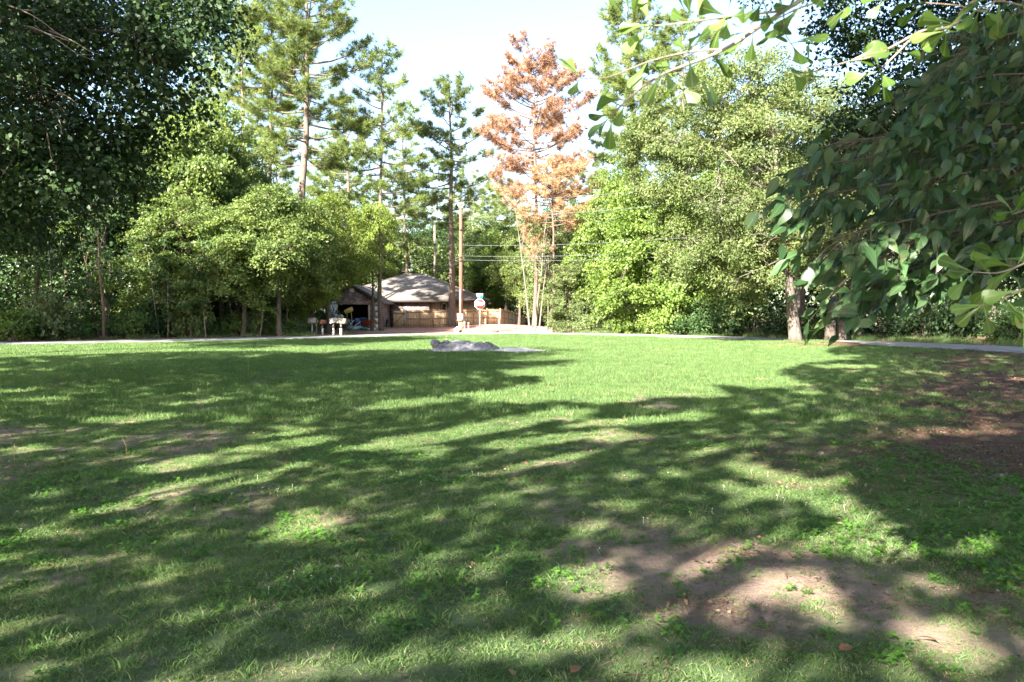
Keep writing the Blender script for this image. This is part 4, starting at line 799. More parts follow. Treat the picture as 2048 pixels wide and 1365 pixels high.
mb.build('dead_branch', M['twig'], nl_); tag(nl_, 'big dark near tree filling the top left corner', 'tree')

# ------------------------------------------------------------------ shade trees behind the camera (only their shadows and two branches show; crowns shaped to cast those shadows)
LIT = [(1220, 700, 330, 26, 0), (1250, 745, 230, 24, 0), (1210, 800, 110, 14, 0), (1180, 745, 180, 22, .02), (1150, 790, 150, 20, .0), (560, 678, 620, 7, -.015), (1000, 792, 100, 8, -.03), (1250, 848, 170, 8, -.07), (1040, 800, 120, 13, -.02), (1110, 880, 150, 12, -.12),
       (900, 870, 280, 13, -.15), (440, 918, 260, 15, -.17), (300, 990, 200, 14, -.26), (520, 955, 110, 9, -.26), (300, 838, 120, 5, -.05), (400, 805, 90, 4, -.1), (790, 738, 60, 6, -.05), (830, 812, 130, 7, -.08),
       (1110, 925, 100, 8, -.2), (1060, 985, 60, 6, -.2), (1420, 905, 40, 6, -.1), (1180, 1060, 50, 10, -.3), (1540, 985, 50, 9, -.2), (1700, 1005, 42, 24, -.5), (1560, 1075, 55, 18, -.5), (1420, 1130, 70, 20, -.5), (1500, 1190, 75, 18, -.4), (1330, 1245, 60, 16, -.3), (1820, 1060, 80, 20, .2), (1880, 1180, 55, 20, .2),
       (1150, 1290, 150, 22, -.22), (880, 1310, 190, 26, -.1), (600, 1350, 230, 22, -.12), (1480, 1345, 60, 20, 0), (1880, 1290, 90, 34, .3), (1750, 1120, 40, 12, 0), (1690, 840, 50, 4, -.1), (1830, 870, 50, 5, .2), (1700, 735, 60, 4, 0), (1620, 790, 40, 4, 0), (1520, 830, 40, 4, 0), (1960, 1330, 80, 30, 0), (1230, 1340, 30, 20, 0)]
def lit_at(x, y, jit):
    y = np.maximum(y, .35); u = 1024 + F_PX * x / y; v = HORIZON + F_PX * CAM_H / y; m = np.zeros(len(x))
    for (a, b, ru, rv, s) in LIT:
        if rv == 0: continue
        m = np.maximum(m, 1.25 - np.sqrt(((u - a) / ru) ** 2 + ((v - b - s * (u - a)) / rv) ** 2))
    return m + jit > .25
rs = np.random.RandomState(600)
SHADE = [('broad_tree', (6.6, 3.0), [(5.2, 5.2, 9.6, 6.6, 6.8, 5.0), (8, 3, 7.5, 5, 5, 4), (7, 12.5, 12, 6, 7, 4.2)]), ('overhanging_oak', (-2.4, -4.6), [(-2.2, -4.6, 9, 6.0, 6.0, 4.8), (.5, -1.2, 9.6, 4.5, 4.5, 3.2), (1.6, 4.5, 10.5, 4.5, 5, 3)]), ('shade_tree', (-10.5, -3.5), [(-10, -3, 8, 6.2, 6, 5)]), ('shade_tree', (-14.5, 4), [(-13.8, 4.2, 8, 6.2, 6, 5.2)]),
         ('shade_tree', (-22, 11), [(-21, 11, 7.5, 5.5, 5.5, 5)]), ('shade_tree', (-6.5, -12), [(-6, -12, 10, 6.5, 6.5, 5.2)])]
SUNV = np.array([-ldir.x, -ldir.y, -ldir.z]); sh_roots = []
def shade_candidates(T, tmax=46):
    """points on the sun's rays to the target points T that lie inside a shade crown and outside the view"""
    t = rs.uniform(3, tmax, len(T)); Pq = T + SUNV * t[:, None]; own = np.full(len(T), -1); cnt = np.zeros(len(T))
    for k_, (_, _, els) in enumerate(SHADE):
        for e in els:
            ok = (((Pq - np.array(e[:3])) / np.array(e[3:])) ** 2).sum(1) < 1; pick = ok & (rs.rand(len(T)) < 1 / (cnt + 1)); cnt += ok; own[pick] = k_
    vis = (Pq[:, 1] > .2) & (np.abs(Pq[:, 0]) < .69 * Pq[:, 1] + .35) & (Pq[:, 2] < CAM_H + .415 * Pq[:, 1] + .25)
    ok = (own >= 0) & ~vis & (Pq[:, 2] > 2.3)
    for c in [np.array([.45, 2.1, 2.25]), np.array([.95, 2.1, 2.33])]:      # keep the sun on the oak branch at the top
        rel = Pq - c; al = rel @ SUNV; ok &= ~((al > 0) & (np.linalg.norm(rel - al[:, None] * SUNV, axis=1) < .22))
    return Pq, own, ok
NG = 3200000; G = np.stack([rs.uniform(-18, 30, NG), rs.uniform(.2, 44, NG)], -1); G = G[(np.abs(G[:, 0] - 2) < 6 + .75 * G[:, 1])]
nz = (fbm(G[:, 0] / .7, G[:, 1] / .7, 41, 3) - .5) * .75; u_ = 1024 + F_PX * G[:, 0] / G[:, 1]; v_ = HORIZON + F_PX * CAM_H / G[:, 1]
lit = lit_at(G[:, 0], G[:, 1], nz); lit |= (u_ > 1090) & (u_ < 1370 + (v_ - 735) * 1.6) & (v_ < 800)
lit |= (fbm(G[:, 0] / .55 + 70, G[:, 1] / .8 + 3, 51, 2) > .69) & (G[:, 0] > .03 * G[:, 1]) & (G[:, 1] < 12); lit |= (fbm(G[:, 0] / .8 + 70, G[:, 1] / 1.2 + 3, 52, 2) > .76)
G = G[~lit]; PT, best, okp = shade_candidates(np.column_stack([G, np.zeros(len(G))])); PT, best, G = PT[okp], best[okp], G[okp]
cell = (np.floor(G[:, 0] / .5) + 100).astype(int) * 1000 + np.floor(G[:, 1] / .5).astype(int); order = np.argsort(cell, kind='stable'); cs_ = cell[order]; st_ = np.r_[0, np.flatnonzero(np.diff(cs_)) + 1]
rank = np.arange(len(cs_)) - np.repeat(st_, np.diff(np.r_[st_, len(cs_)])); keep_ = order[rank < 26]; PT, best = PT[keep_], best[keep_]
# the same crowns also keep most of the sun off the drooping leaves at the right
T2 = np.stack([rs.uniform(1.0, 3.4, 260000), rs.uniform(2.9, 4.8, 260000), rs.uniform(1.3, 3.6, 260000)], -1); uu = 1024 + F_PX * T2[:, 0] / T2[:, 1]; T2 = T2[(uu > 1480) & (uu < 2150)]
T2 = T2[fbm(T2[:, 0] / .22, T2[:, 2] / .22, 88, 2) < .52]; P2_, b2, k2 = shade_candidates(T2, 22); P2_, b2 = P2_[k2], b2[k2]; sel = rs.rand(len(b2)) < min(1, 26000 / max(1, len(b2))); PT = np.vstack([PT, P2_[sel]]); best = np.r_[best, b2[sel]]
okp = np.ones(len(PT), bool)
for k_, (nm, (bx, by), els) in enumerate(SHADE):
    m_ = okp & (best == k_); p = PT[m_]
    cap_ = 60000
    if len(p) > cap_: p = p[rs.choice(len(p), cap_, replace=False)]
    root = empty(nm, (bx, by, tz(bx, by))); ob = np.array(root.location); n = len(p); sh_roots.append(root)
    mb = MB(); lead = np.array([els[0][0], els[0][1], els[0][2] + els[0][5] * .6]) - ob
    lim = [(q_ - ob, np.array([0, 0, 1.])) for q_ in p[rs.choice(n, 60)] if not ((q_[1] > .2) and abs(q_[0]) < .75 * q_[1] + .6 and q_[2] < CAM_H + .48 * q_[1] + .6)]
    trunk_mesh(mb, rs, (0, 0, 0), lead, .28, .06, 0, lim, 12, twig=.012, frac0=.35); mb.build('trunk', M['bark'], root, True)
    lb = MB(); s = .75 + .5 * rs.rand(n); lb.leaves(p - ob, rs.randn(n, 3), unit(SUNV * .6 + np.array([0, 0, .5]) + .6 * rs.randn(n, 3)), .22 * s, .17 * s); lb.build('crown', M['leaf_dark'], root)
tag(sh_roots[0], 'broad leaved tree hanging drooping pointed leaves in from the right edge', 'tree')
tag(sh_roots[1], 'oak reaching spatula leaved branches in from the top right', 'tree')
for r_, w_ in zip(sh_roots[2:], ('just left behind the camera', 'level with the camera at the left', 'farther left beyond the dark near tree', 'farthest behind the camera')): tag(r_, 'shade tree out of view ' + w_, 'tree', 'shade trees outside the view')

# ------------------------------------------------------------------ foreground branches with single leaves
def leafmesh(name, prof, mat, curl=.25, fold=.25, twist=0, lobes=False, cols=(-1, -.5, 0, .5, 1)):
    t = np.array([p[0] for p in prof]); wd = np.array([p[1] for p in prof]); V = []
    for a, b in zip(t, wd):
        z = -curl * a * a; ang = twist * a
        for s in cols:
            y = s * b; zz_ = z + abs(s) * b * fold - (abs(s) ** 3) * b * fold * .5
            yo = a + ((.05 if s == 0 else (-.035 if abs(s) == .5 else .02)) * (a - .7) / .28 if lobes and a > .7 else 0)
            V.append((yo, y * math.cos(ang) - zz_ * math.sin(ang) * .3, zz_ + y * math.sin(ang)))
    nc = len(cols); i = (np.arange(len(t) - 1)[:, None] * nc + np.arange(nc - 1)[None]).ravel()
    m = MB(); m.add(V, np.stack([i, i + 1, i + nc + 1, i + nc], -1), var=np.full(len(V), random.Random(name).random() * .9))
    st = MB(); m.tube([(-.12, 0, .01), (0, 0, 0)], [.012, .01], 3, cap=False)
    return m.mesh('leaf', mat, True), (np.vstack(m.V), np.vstack(m.Q))
def bigleaf(name, cols, vein, trans, spotc, rough=.38):
    m = leafmat(name, cols[0], cols[1], cols[2], trans=trans, rough=rough, spec=.5, rnd=.38); nt = m.node_tree; N = nt.nodes; L = nt.links
    tc = N.new('ShaderNodeTexCoord'); sp_ = N.new('ShaderNodeSeparateXYZ'); L.new(tc.outputs['Object'], sp_.inputs[0])
    ab = N.new('ShaderNodeMath'); ab.operation = 'ABSOLUTE'; L.new(sp_.outputs[1], ab.inputs[0])
    mr = N.new('ShaderNodeMapRange'); L.new(ab.outputs[0], mr.inputs[0]); mr.inputs[1].default_value = .006; mr.inputs[2].default_value = .022; mr.inputs[3].default_value = .65; mr.inputs[4].default_value = 0
    hs = [n for n in N if n.type == 'HUE_SAT'][0]; N_mr = [n for n in N if n.type == 'MAP_RANGE'][0]; b = N['Principled BSDF']; tr_ = [n for n in N if n.type == 'BSDF_TRANSLUCENT'][0]; mul = [n for n in N if n.type == 'MIX'][0]
    mx = N.new('ShaderNodeMix'); mx.data_type = 'RGBA'; L.new(mr.outputs[0], mx.inputs[0]); L.new(hs.outputs[0], mx.inputs[6]); mx.inputs[7].default_value = rgb(vein)
    no = N.new('ShaderNodeTexNoise'); no.inputs['Scale'].default_value = 3.2; no.inputs['Detail'].default_value = 5; no.noise_dimensions = '4D'; oi = N.new('ShaderNodeObjectInfo'); ml = N.new('ShaderNodeMath'); ml.operation = 'MULTIPLY'; ml.inputs[1].default_value = 40
    L.new(oi.outputs['Random'], ml.inputs[0]); L.new(ml.outputs[0], no.inputs['W']); L.new(tc.outputs['Object'], no.inputs['Vector'])
    r2 = N.new('ShaderNodeMapRange'); L.new(no.outputs[0], r2.inputs[0]); r2.inputs[1].default_value = .63; r2.inputs[2].default_value = .72; r2.inputs[3].default_value = 0; r2.inputs[4].default_value = .75
    m2 = N.new('ShaderNodeMix'); m2.data_type = 'RGBA'; L.new(r2.outputs[0], m2.inputs[0]); L.new(mx.outputs[2], m2.inputs[6]); m2.inputs[7].default_value = rgb(spotc)
    L.new(m2.outputs[2], b.inputs['Base Color']); L.new(m2.outputs[2], mul.inputs[6]); return m
M['oakleaf'] = bigleaf('oak_leaf', ((.085, .16, .03), (.13, .22, .045), (.19, .26, .07)), (.26, .33, .12), .42 and (.22, .13, .05), .42) if False else bigleaf('oak_leaf', ((.085, .155, .03), (.125, .21, .045), (.17, .24, .06)), (.25, .32, .11), .42, (.24, .15, .06))
M['broadleaf'] = bigleaf('broad_leaf', ((.03, .08, .026), (.07, .135, .046), (.125, .18, .06)), (.13, .2, .08), .32, (.13, .11, .05), .42)
OAKP = [(0, .012), (.18, .026), (.34, .05), (.48, .085), (.61, .14), (.72, .195), (.81, .225), (.89, .22), (.95, .165), (.985, .09), (1.0, .01)]
OAKP2 = [(0, .012), (.18, .03), (.34, .055), (.48, .095), (.6, .15), (.7, .215), (.78, .25), (.85, .265), (.91, .235), (.95, .16), (.975, .03)]
OVP = [(0, .04), (.06, .13), (.14, .205), (.26, .26), (.4, .265), (.55, .225), (.7, .155), (.83, .085), (.93, .035), (1, .004)]
oakm = [leafmesh('a', OAKP, M['oakleaf'], .12, .12), leafmesh('b', OAKP2, M['oakleaf'], .28, .3, .3, True), leafmesh('c', OAKP, M['oakleaf'], -.1, .35, -.4), leafmesh('d', OAKP2, M['oakleaf'], .4, .15, .2, True)]
OVP = [(a_, b_ * .84) for a_, b_ in OVP]
ovm = [leafmesh('e', OVP, M['broadleaf'], .12, .22, cols=(-1, 0, 1)), leafmesh('f', OVP, M['broadleaf'], .3, .35, .3, cols=(-1, 0, 1)), leafmesh('g', OVP, M['broadleaf'], .42, .15, -.3, cols=(-1, 0, 1)), leafmesh('h', OVP, M['broadleaf'], .05, .4, .15, cols=(-1, 0, 1))]
def leaf_mat4(p, A, N, s):
    A = unit(A); N = unit(N - A * (N @ A)); S = np.cross(N, A)
    m = np.eye(4); m[:3, 0] = A * s; m[:3, 1] = S * s; m[:3, 2] = N * s; m[:3, 3] = p; return m
def add_leaves(root, lst, protos, maxn=300):
    """lst: (pos, axis, normal, size, proto); the largest in view become parts, the rest one joined part"""
    ob = np.array(root.location); inv = np.eye(4); inv[:3, 3] = -ob
    key = []
    for (p, A, N, s, k_) in lst:
        u = 1024 + F_PX * p[0] / p[1]; v = HORIZON - F_PX * (p[2] - CAM_H) / p[1]; inside = (-30 < u < 2078) and (-30 < v < 1365)
        key.append((s / p[1] if inside else 0))
    order = np.argsort(key)[::-1]; rest = MB()
    for r_, i in enumerate(order):
        p, A, N, s, k_ = lst[i]; m4 = leaf_mat4(p - ob, A, N, s)
        if r_ < maxn and key[i] > 0:
            o = bpy.data.objects.new('leaf', protos[k_][0]); COL.objects.link(o); o.parent = root; o.matrix_local = Matrix(m4.tolist())
        else:
            V, Q = protos[k_][1]; rest.add(V @ m4[:3, :3].T + m4[:3, 3], Q, var=np.full(len(V), random.random()))
    if rest.n:
        o = rest.build('leaves', protos[0][0].materials[0], root, True); tag(o, kind='stuff')
random.seed(5)
print('canopy leaves', [int((best == k).sum()) for k in range(len(SHADE))])
# spatula leaved oak branches, about two metres from the camera
rs = np.random.RandomState(710); oroot = sh_roots[1]; oo = np.array(oroot.location); olst = []
def stem(pts, r0, r1, root, k=6):
    pp_ = catmull(np.array(pts), k); return pp_, (np.linspace(r0, r1, len(pp_)))
def px(*a): return [P(u, v, d) for u, v, d in a]
join = np.array([2.0, .6, 3.6])
st_list = [([join, np.array([1.6, 1.7, 2.75])] + px((1720, -60, 2.15), (1560, 31, 2.1), (1443, 106, 2.05), (1322, 155, 2.0), (1262, 196, 1.97), (1222, 234, 1.95)), .008, .002),
           (px((1560, 31, 2.1), (1450, 42, 2.08), (1380, 52, 2.06), (1300, 60, 2.06), (1262, 55, 2.05)), .003, .0012), (px((1443, 106, 2.05), (1380, 110, 2.04), (1300, 128, 2.0), (1215, 160, 1.98), (1160, 163, 1.97)), .003, .0012),
           ([join, np.array([1.9, 1.75, 2.7])] + px((1990, -20, 2.2), (1898, 57, 2.2), (1828, 72, 2.2), (1790, 109, 2.18), (1751, 147, 2.15)), .007, .002), (px((1828, 72, 2.2), (1740, 118, 2.15), (1688, 130, 2.12), (1618, 150, 2.1), (1580, 152, 2.08)), .0035, .0012),
           (px((1720, -60, 2.15), (1640, 5, 2.2), (1580, 30, 2.25), (1500, 70, 2.25)), .004, .0012), (px((1990, -20, 2.2), (1960, 30, 2.15), (1900, 20, 2.1), (1840, 15, 2.1)), .003, .0012), (px((2120, -30, 2.3), (2060, 20, 2.25), (1985, 12, 2.2), (1947, 24, 2.2)), .004, .0015),
           (px((1560, 31, 2.1), (1562, 70, 2.08), (1575, 95, 2.07)), .002, .001)]
def oak_cluster(c, ax, n, spread=1.0, s0=.072):
    for _ in range(n):
        A = unit(unit(ax) * .55 + rs.randn(3) * .75 * spread + np.array([0, 0, -.18])); N = unit(np.array([rs.randn() * .6, -.55 + rs.randn() * .5, .75 + .3 * rs.randn()]))
        olst.append((c + A * .008, A, N, s0 * (.72 + .5 * rs.rand()), rs.randint(4)))
for (pts_, r0, r1) in st_list:
    pp_, rad = stem(pts_, r0, r1, oroot); MB().tube(pp_ - oo, rad, 6).build('branch', M['twig'], oroot, True)
ROOTS_OAK = [(1222, 234, 5, -1, -.8), (1250, 205, 2, -1, -.3), (1160, 163, 3, -1, 0), (1215, 160, 3, -.6, .6), (1293, 128, 5, -1, .3), (1322, 140, 4, -.5, .6), (1372, 113, 5, -.2, .8), (1300, 58, 4, -1, .4), (1262, 55, 3, -1, .7), (1380, 52, 5, -.6, .5), (1450, 42, 5, -.5, .3), (1443, 50, 3, .2, .6), (1500, 70, 5, -.3, -.7), (1410, 110, 3, -.2, -.9), (1350, 168, 4, -.4, -1), (1395, 150, 2, -.2, -1), (1560, 36, 5, -.2, -.8), (1575, 95, 4, .0, -1),
             (1751, 147, 5, -.6, -.3), (1790, 109, 3, -.3, .7), (1688, 130, 3, -.7, .6), (1618, 150, 4, -.9, .2), (1580, 152, 3, -.9, -.4), (1898, 57, 6, -.8, .2), (1880, 70, 4, -.4, -1), (1947, 24, 5, -.2, -.9), (1985, 12, 5, .3, -1), (1840, 15, 4, -1, -.3), (1760, 10, 4, -1, 0), (1640, 5, 5, -.5, -.7), (1690, 20, 4, -.2, -1), (2030, 15, 5, .4, -.9), (1600, 15, 4, -.6, .4), (1520, 8, 4, -.5, .2), (1560, 60, 3, -.6, -.7), (1480, 20, 3, -.4, .5)]
for (u, v, n, ax, az) in ROOTS_OAK: oak_cluster(P(u, v, 2.06 + rs.randn() * .05 + (.12 if u > 1600 else 0)), np.array([ax, rs.randn() * .4, az]), n)
# lower right oak twigs
for pts_ in [px((2150, 470, 2.5), (2060, 520, 2.4), (2000, 545, 2.35), (1945, 545, 2.3)), px((2150, 560, 2.5), (2060, 575, 2.4), (2000, 600, 2.35), (1962, 612, 2.3)), px((2150, 370, 2.5), (2075, 410, 2.4), (2020, 430, 2.35))]:
    pp_, rad = stem([np.array([2.9, 2.2, 3.4])] + pts_, .005, .0015, oroot); MB().tube(pp_ - oo, rad, 6).build('branch', M['twig'], oroot, True)
for (u, v, n, ax, az) in [(2000, 520, 6, -.8, .4), (1945, 545, 5, -1, 0), (2030, 535, 4, 0, .8), (1965, 610, 5, -.8, -.3), (2010, 600, 5, .2, -.6), (2040, 580, 4, 0, .5), (2020, 430, 5, -.9, .1), (2050, 415, 4, -.2, -.7), (1985, 560, 3, -.3, -.9), (2045, 640, 3, .2, -.6)]:
    oak_cluster(P(u, v, 2.35 + rs.randn() * .06), np.array([ax, rs.randn() * .3, az]), n, s0=.076)
add_leaves(oroot, olst, oakm)
# drooping pointed leaves at the right
rs = np.random.RandomState(720); broot = sh_roots[0]; bo = np.array(broot.location); blst = []; BJ = np.array([6.2, 3.2, 4.4])
BR = [((2230, 40, 4.6), (2080, 60, 4.1), (1960, 90, 3.8), (1890, 130, 3.6)), ((2230, 120, 4.4), (2080, 150, 4.0), (1950, 160, 3.7), (1860, 205, 3.5)), ((2230, 200, 4.4), (2050, 205, 4.0), (1880, 225, 3.7), (1790, 270, 3.5)), ((2230, 240, 4.2), (2040, 250, 3.8), (1850, 265, 3.5), (1660, 292, 3.3)), ((2230, 290, 4.0), (2000, 290, 3.7), (1800, 310, 3.4), (1612, 335, 3.15)),
      ((2230, 330, 3.9), (2000, 340, 3.6), (1780, 370, 3.3), (1592, 398, 3.1)), ((2230, 380, 3.8), (2020, 400, 3.5), (1820, 440, 3.25), (1690, 470, 3.0)), ((2230, 420, 3.8), (2020, 445, 3.5), (1840, 480, 3.2), (1705, 548, 2.95)), ((2230, 440, 3.9), (2030, 470, 3.6), (1870, 520, 3.4), (1722, 578, 3.15)), ((2230, 470, 3.9), (2050, 500, 3.6), (1920, 530, 3.4), (1850, 535, 3.3)),
      ((2230, 100, 5.2), (2100, 180, 4.8), (1950, 250, 4.5), (1800, 330, 4.3)), ((2230, 250, 5.2), (2080, 310, 4.8), (1930, 380, 4.5), (1780, 470, 4.2)), ((2230, 350, 5.0), (2100, 390, 4.7), (1960, 430, 4.4), (1880, 480, 4.2)), ((2230, 60, 5.4), (2140, 120, 5.0), (2040, 200, 4.7), (1960, 290, 4.5)), ((2230, 150, 5.0), (2150, 240, 4.6), (2060, 330, 4.3), (1980, 400, 4.2)), ((2230, 0, 4.6), (2120, 20, 4.3), (2010, 40, 4.1), (1930, 70, 3.9)), ((2230, 60, 5.6), (2080, 90, 5.2), (1930, 130, 4.9), (1800, 190, 4.7)), ((2230, 180, 5.6), (2060, 210, 5.2), (1880, 250, 4.9), (1740, 310, 4.7)), ((2230, 300, 5.4), (2060, 340, 5.0), (1900, 400, 4.8), (1760, 420, 4.5)), ((2230, -40, 5), (2150, 40, 4.7), (2080, 120, 4.4), (2030, 210, 4.2))]
for bi, pts_ in enumerate(BR):
    base_ = np.array([5.9 + .1 * (bi % 3), 3.4, 4.6 - .14 * bi if bi < 10 else 4.2]); pp_, rad = stem([base_] + px(*pts_), .011, .002, broot, 10); MB().tube(pp_ - bo, rad, 5).build('branch', M['twig_dark'], broot, True)
    tw = MB(); nT = len(pp_)
    for j in range(nT // 3, nT):
        fr = j / nT
        for s_ in range(3 if bi < 10 else 4):
            d0 = unit(pp_[min(j + 1, nT - 1)] - pp_[max(j - 1, 0)]); side = rs.choice([-1, 1])
            tdir = unit(d0 * .7 + np.array([0, side * .75, 0]) + np.array([0, 0, -.25 + .35 * rs.randn()])); tl = (.10 + .22 * rs.rand()) * (1.1 - .3 * fr)
            tip = pp_[j] + tdir * tl + np.array([0, 0, -.12 * tl]); tw.tube([pp_[j] - bo, (pp_[j] + tip) / 2 - bo + np.array([0, 0, .012]), tip - bo], [.0022, .0016, .001], 3, cap=False)
            for q in range(rs.randint(2, 4)):
                f = 1 - .4 * q * rs.rand(); p = pp_[j] + (tip - pp_[j]) * f
                A = unit(np.array([-.5 + .42 * rs.randn(), -.1 + .45 * rs.randn(), -.6 + .38 * rs.randn()]) + tdir * .35); N = unit(np.array([-.3 + .45 * rs.randn(), -.6 + .42 * rs.randn(), .6 + .4 * rs.randn()]))
                blst.append((p, A, N, .085 * (.55 + .65 * rs.rand()), rs.randint(4)))
    if tw.n: tw.build('twig', M['twig_dark'], broot)
print('broad leaves', len(blst), 'oak leaves', len(olst))
add_leaves(broot, blst, ovm)

# ------------------------------------------------------------------ grass and small ground things
def scatter(name, pts, rot, scl, pick, variants, lab):
    me = bpy.data.meshes.new(name); me.from_pydata(np.asarray(pts, float).tolist(), [], [])
    for nm, ty, arr in (('rot', 'FLOAT_VECTOR', rot), ('scl', 'FLOAT_VECTOR', scl)):
        at = me.attributes.new(nm, ty, 'POINT'); at.data.foreach_set('vector', np.asarray(arr, np.float32).ravel())
    at = me.attributes.new('pick', 'INT', 'POINT'); at.data.foreach_set('value', np.asarray(pick, np.int32))
    o = bpy.data.objects.new(name, me); COL.objects.link(o)
    gt = bpy.data.node_groups.new(name + '_scatter', 'GeometryNodeTree'); gt.interface.new_socket('Geometry', in_out='INPUT', socket_type='NodeSocketGeometry'); gt.interface.new_socket('Geometry', in_out='OUTPUT', socket_type='NodeSocketGeometry')
    N = gt.nodes; L = gt.links; gi = N.new('NodeGroupInput'); go = N.new('NodeGroupOutput'); jn = N.new('GeometryNodeJoinGeometry'); ip = N.new('GeometryNodeInstanceOnPoints')
    for v in reversed(variants):
        oi = N.new('GeometryNodeObjectInfo'); oi.inputs['Object'].default_value = v; oi.inputs['As Instance'].default_value = True; L.new(oi.outputs['Geometry'], jn.inputs[0])
    def na(nm, ty):
        n = N.new('GeometryNodeInputNamedAttribute'); n.data_type = ty; n.inputs['Name'].default_value = nm; return n.outputs['Attribute']
    L.new(gi.outputs[0], ip.inputs['Points']); L.new(jn.outputs[0], ip.inputs['Instance']); ip.inputs['Pick Instance'].default_value = True
    L.new(na('pick', 'INT'), ip.inputs['Instance Index']); L.new(na('rot', 'FLOAT_VECTOR'), ip.inputs['Rotation']); L.new(na('scl', 'FLOAT_VECTOR'), ip.inputs['Scale']); L.new(ip.outputs[0], go.inputs[0])
    md = o.modifiers.new('scatter', 'NODES'); md.node_group = gt; tag(o, lab, kind='stuff'); return o
M['grass'] = leafmat('grass', (.055, .115, .041), (.157, .238, .072), (.37, .35, .18), trans=.4, rough=.5, rnd=.22)
M['grass_dry'] = leafmat('grass_dry', (.30, .24, .12), (.42, .35, .20), trans=.3)
M['clover'] = leafmat('clover', (.05, .13, .02), (.10, .22, .03), trans=.4, rough=.45)
def tuft(seed, R, n, h, wd, mat, seg=2, lean=.55, up=.9):
    rs = np.random.RandomState(seed); m = MB(); a = rs.rand(n) * 6.283; q = R * np.sqrt(rs.rand(n)); B = np.stack([np.cos(a) * q, np.sin(a) * q, np.full(n, -.008)], -1)
    th = rs.rand(n) * 6.283; ln = lean * rs.rand(n) ** .7 + .1; D = unit(np.stack([np.cos(th) * ln, np.sin(th) * ln, np.full(n, up)], -1)); hh_ = h * (.45 + .75 * rs.rand(n)); S = unit(np.cross(D, rs.randn(n, 3))); tone = np.clip(rs.beta(2, 2.6, n), 0, 1)
    if seg == 1: m.tris(B, D, S, hh_, wd, var=tone)
    else:
        mid = B + D * hh_[:, None] * .55; tip = mid + unit(D + np.stack([np.cos(th), np.sin(th), -.35 * np.ones(n)], -1) * .55) * hh_[:, None] * .5
        V = np.stack([B - S * wd / 2, B + S * wd / 2, mid + S * wd * .42, mid - S * wd * .42, tip], 1).reshape(-1, 3); k = np.arange(n)[:, None] * 5
        m.add(V, (k + np.array([[0, 1, 2, 3]])), (k + np.array([[3, 2, 4]])), var=np.repeat(tone, 5))
    me = m.mesh('tuft', M[mat]); return bpy.data.objects.new('grass_tuft', me)
def clover(seed, n=14, R=.08):
    rs = np.random.RandomState(seed); m = MB()
    for _ in range(n):
        a = rs.rand() * 6.28; q = R * math.sqrt(rs.rand()); c = np.array([math.cos(a) * q, math.sin(a) * q, .012 + .03 * rs.rand()]); t0 = rs.rand() * 6.28; s = .011 + .008 * rs.rand(); tl = rs.randn(2) * .3
        for k in range(3):
            t = t0 + k * 2.094; A = np.array([math.cos(t), math.sin(t), .1 + tl[0] * math.cos(t) + tl[1] * math.sin(t)]); m.leaves((c + A * s * .6)[None], A[None], np.array([[-tl[0], -tl[1], 1.]]), s * 1.25, s * 1.15, .1, var=np.array([rs.rand()]))
    return bpy.data.objects.new('clover', m.mesh('clover', M['clover']))
rs = np.random.RandomState(800)
def area(n, y0, y1, k=.82, pad=1.6):
    y = np.sqrt(rs.uniform(y0 ** 2, y1 ** 2, n)); x = rs.uniform(-1, 1, n) * (k * y + pad) ; return x, y
def ok_ground(x, y, straw=.5, dirt=.85, rnd=None):
    rd = road_signed(x, y); m = rd < -ROAD_W - .05
    m &= rs.rand(len(x)) > dirt * dirtmask(x, y); m &= rs.rand(len(x)) > np.clip(straw * strawmask(x, y), 0, 1)
    m &= ((x - MX) / 1.35) ** 2 + ((y - MY) / .95) ** 2 > 1; m &= ((x - MX - 1.7) / (1.75 + .4 * rs.rand(len(x)))) ** 2 + ((y - MY + .2) / (1.0 + .5 * rs.rand(len(x)))) ** 2 > 1
    return m
def pts3(x, y): return np.stack([x, y, terrain(x, y)], -1)
def rots(n, t=.12): return np.stack([rs.randn(n) * t, rs.randn(n) * t, rs.rand(n) * 6.283], -1)
tn = [tuft(1, .085, 40, .05, .0045, 'grass', lean=.8), tuft(2, .085, 34, .06, .005, 'grass', lean=.8), tuft(3, .09, 46, .036, .0045, 'grass', lean=.9), tuft(4, .06, 20, .095, .006, 'grass'), tuft(5, .09, 34, .036, .003, 'grass_dry', lean=1.1)]
x, y = area(46000, 2.6, 12.5); m_ = ok_ground(x, y, .95, .30); x, y = x[m_], y[m_]; n = len(x); sc_ = (.7 + .6 * fbm(x / .9, y / .9, 15, 3)) * (1 - .5 * dirtmask(x, y)) * (.66 + .4 * rs.rand(n))
pk = rs.choice(5, n, p=[.33, .25, .28, .05, .09]); pk = np.where((rs.rand(n) < .35 * dirtmask(x, y)), 4, pk); scatter('lawn_grass', pts3(x, y), rots(n), np.stack([sc_, sc_, sc_ * (.55 + .5 * rs.rand(n))], -1), pk, tn, 'short mown lawn grass in the foreground')
tm = [tuft(11, .22, 120, .07, .008, 'grass', 1), tuft(12, .22, 110, .085, .009, 'grass', 1), tuft(13, .22, 120, .055, .008, 'grass', 1), tuft(14, .2, 50, .055, .007, 'grass_dry', 1)]
x, y = area(34000, 12, 30); m_ = ok_ground(x, y, .93, .85); x, y = x[m_], y[m_]; n = len(x); sc_ = (.7 + .6 * fbm(x / 1.5, y / 1.5, 15, 3)) * (.8 + .4 * rs.rand(n))
scatter('lawn_grass', pts3(x, y), rots(n), np.stack([sc_, sc_, sc_], -1), rs.choice(4, n, p=[.38, .28, .27, .07]), tm, 'short mown lawn grass in the middle distance')
tf = [tuft(21, .5, 220, .085, .017, 'grass', 1), tuft(22, .5, 200, .07, .016, 'grass', 1), tuft(23, .45, 90, .06, .014, 'grass_dry', 1)]
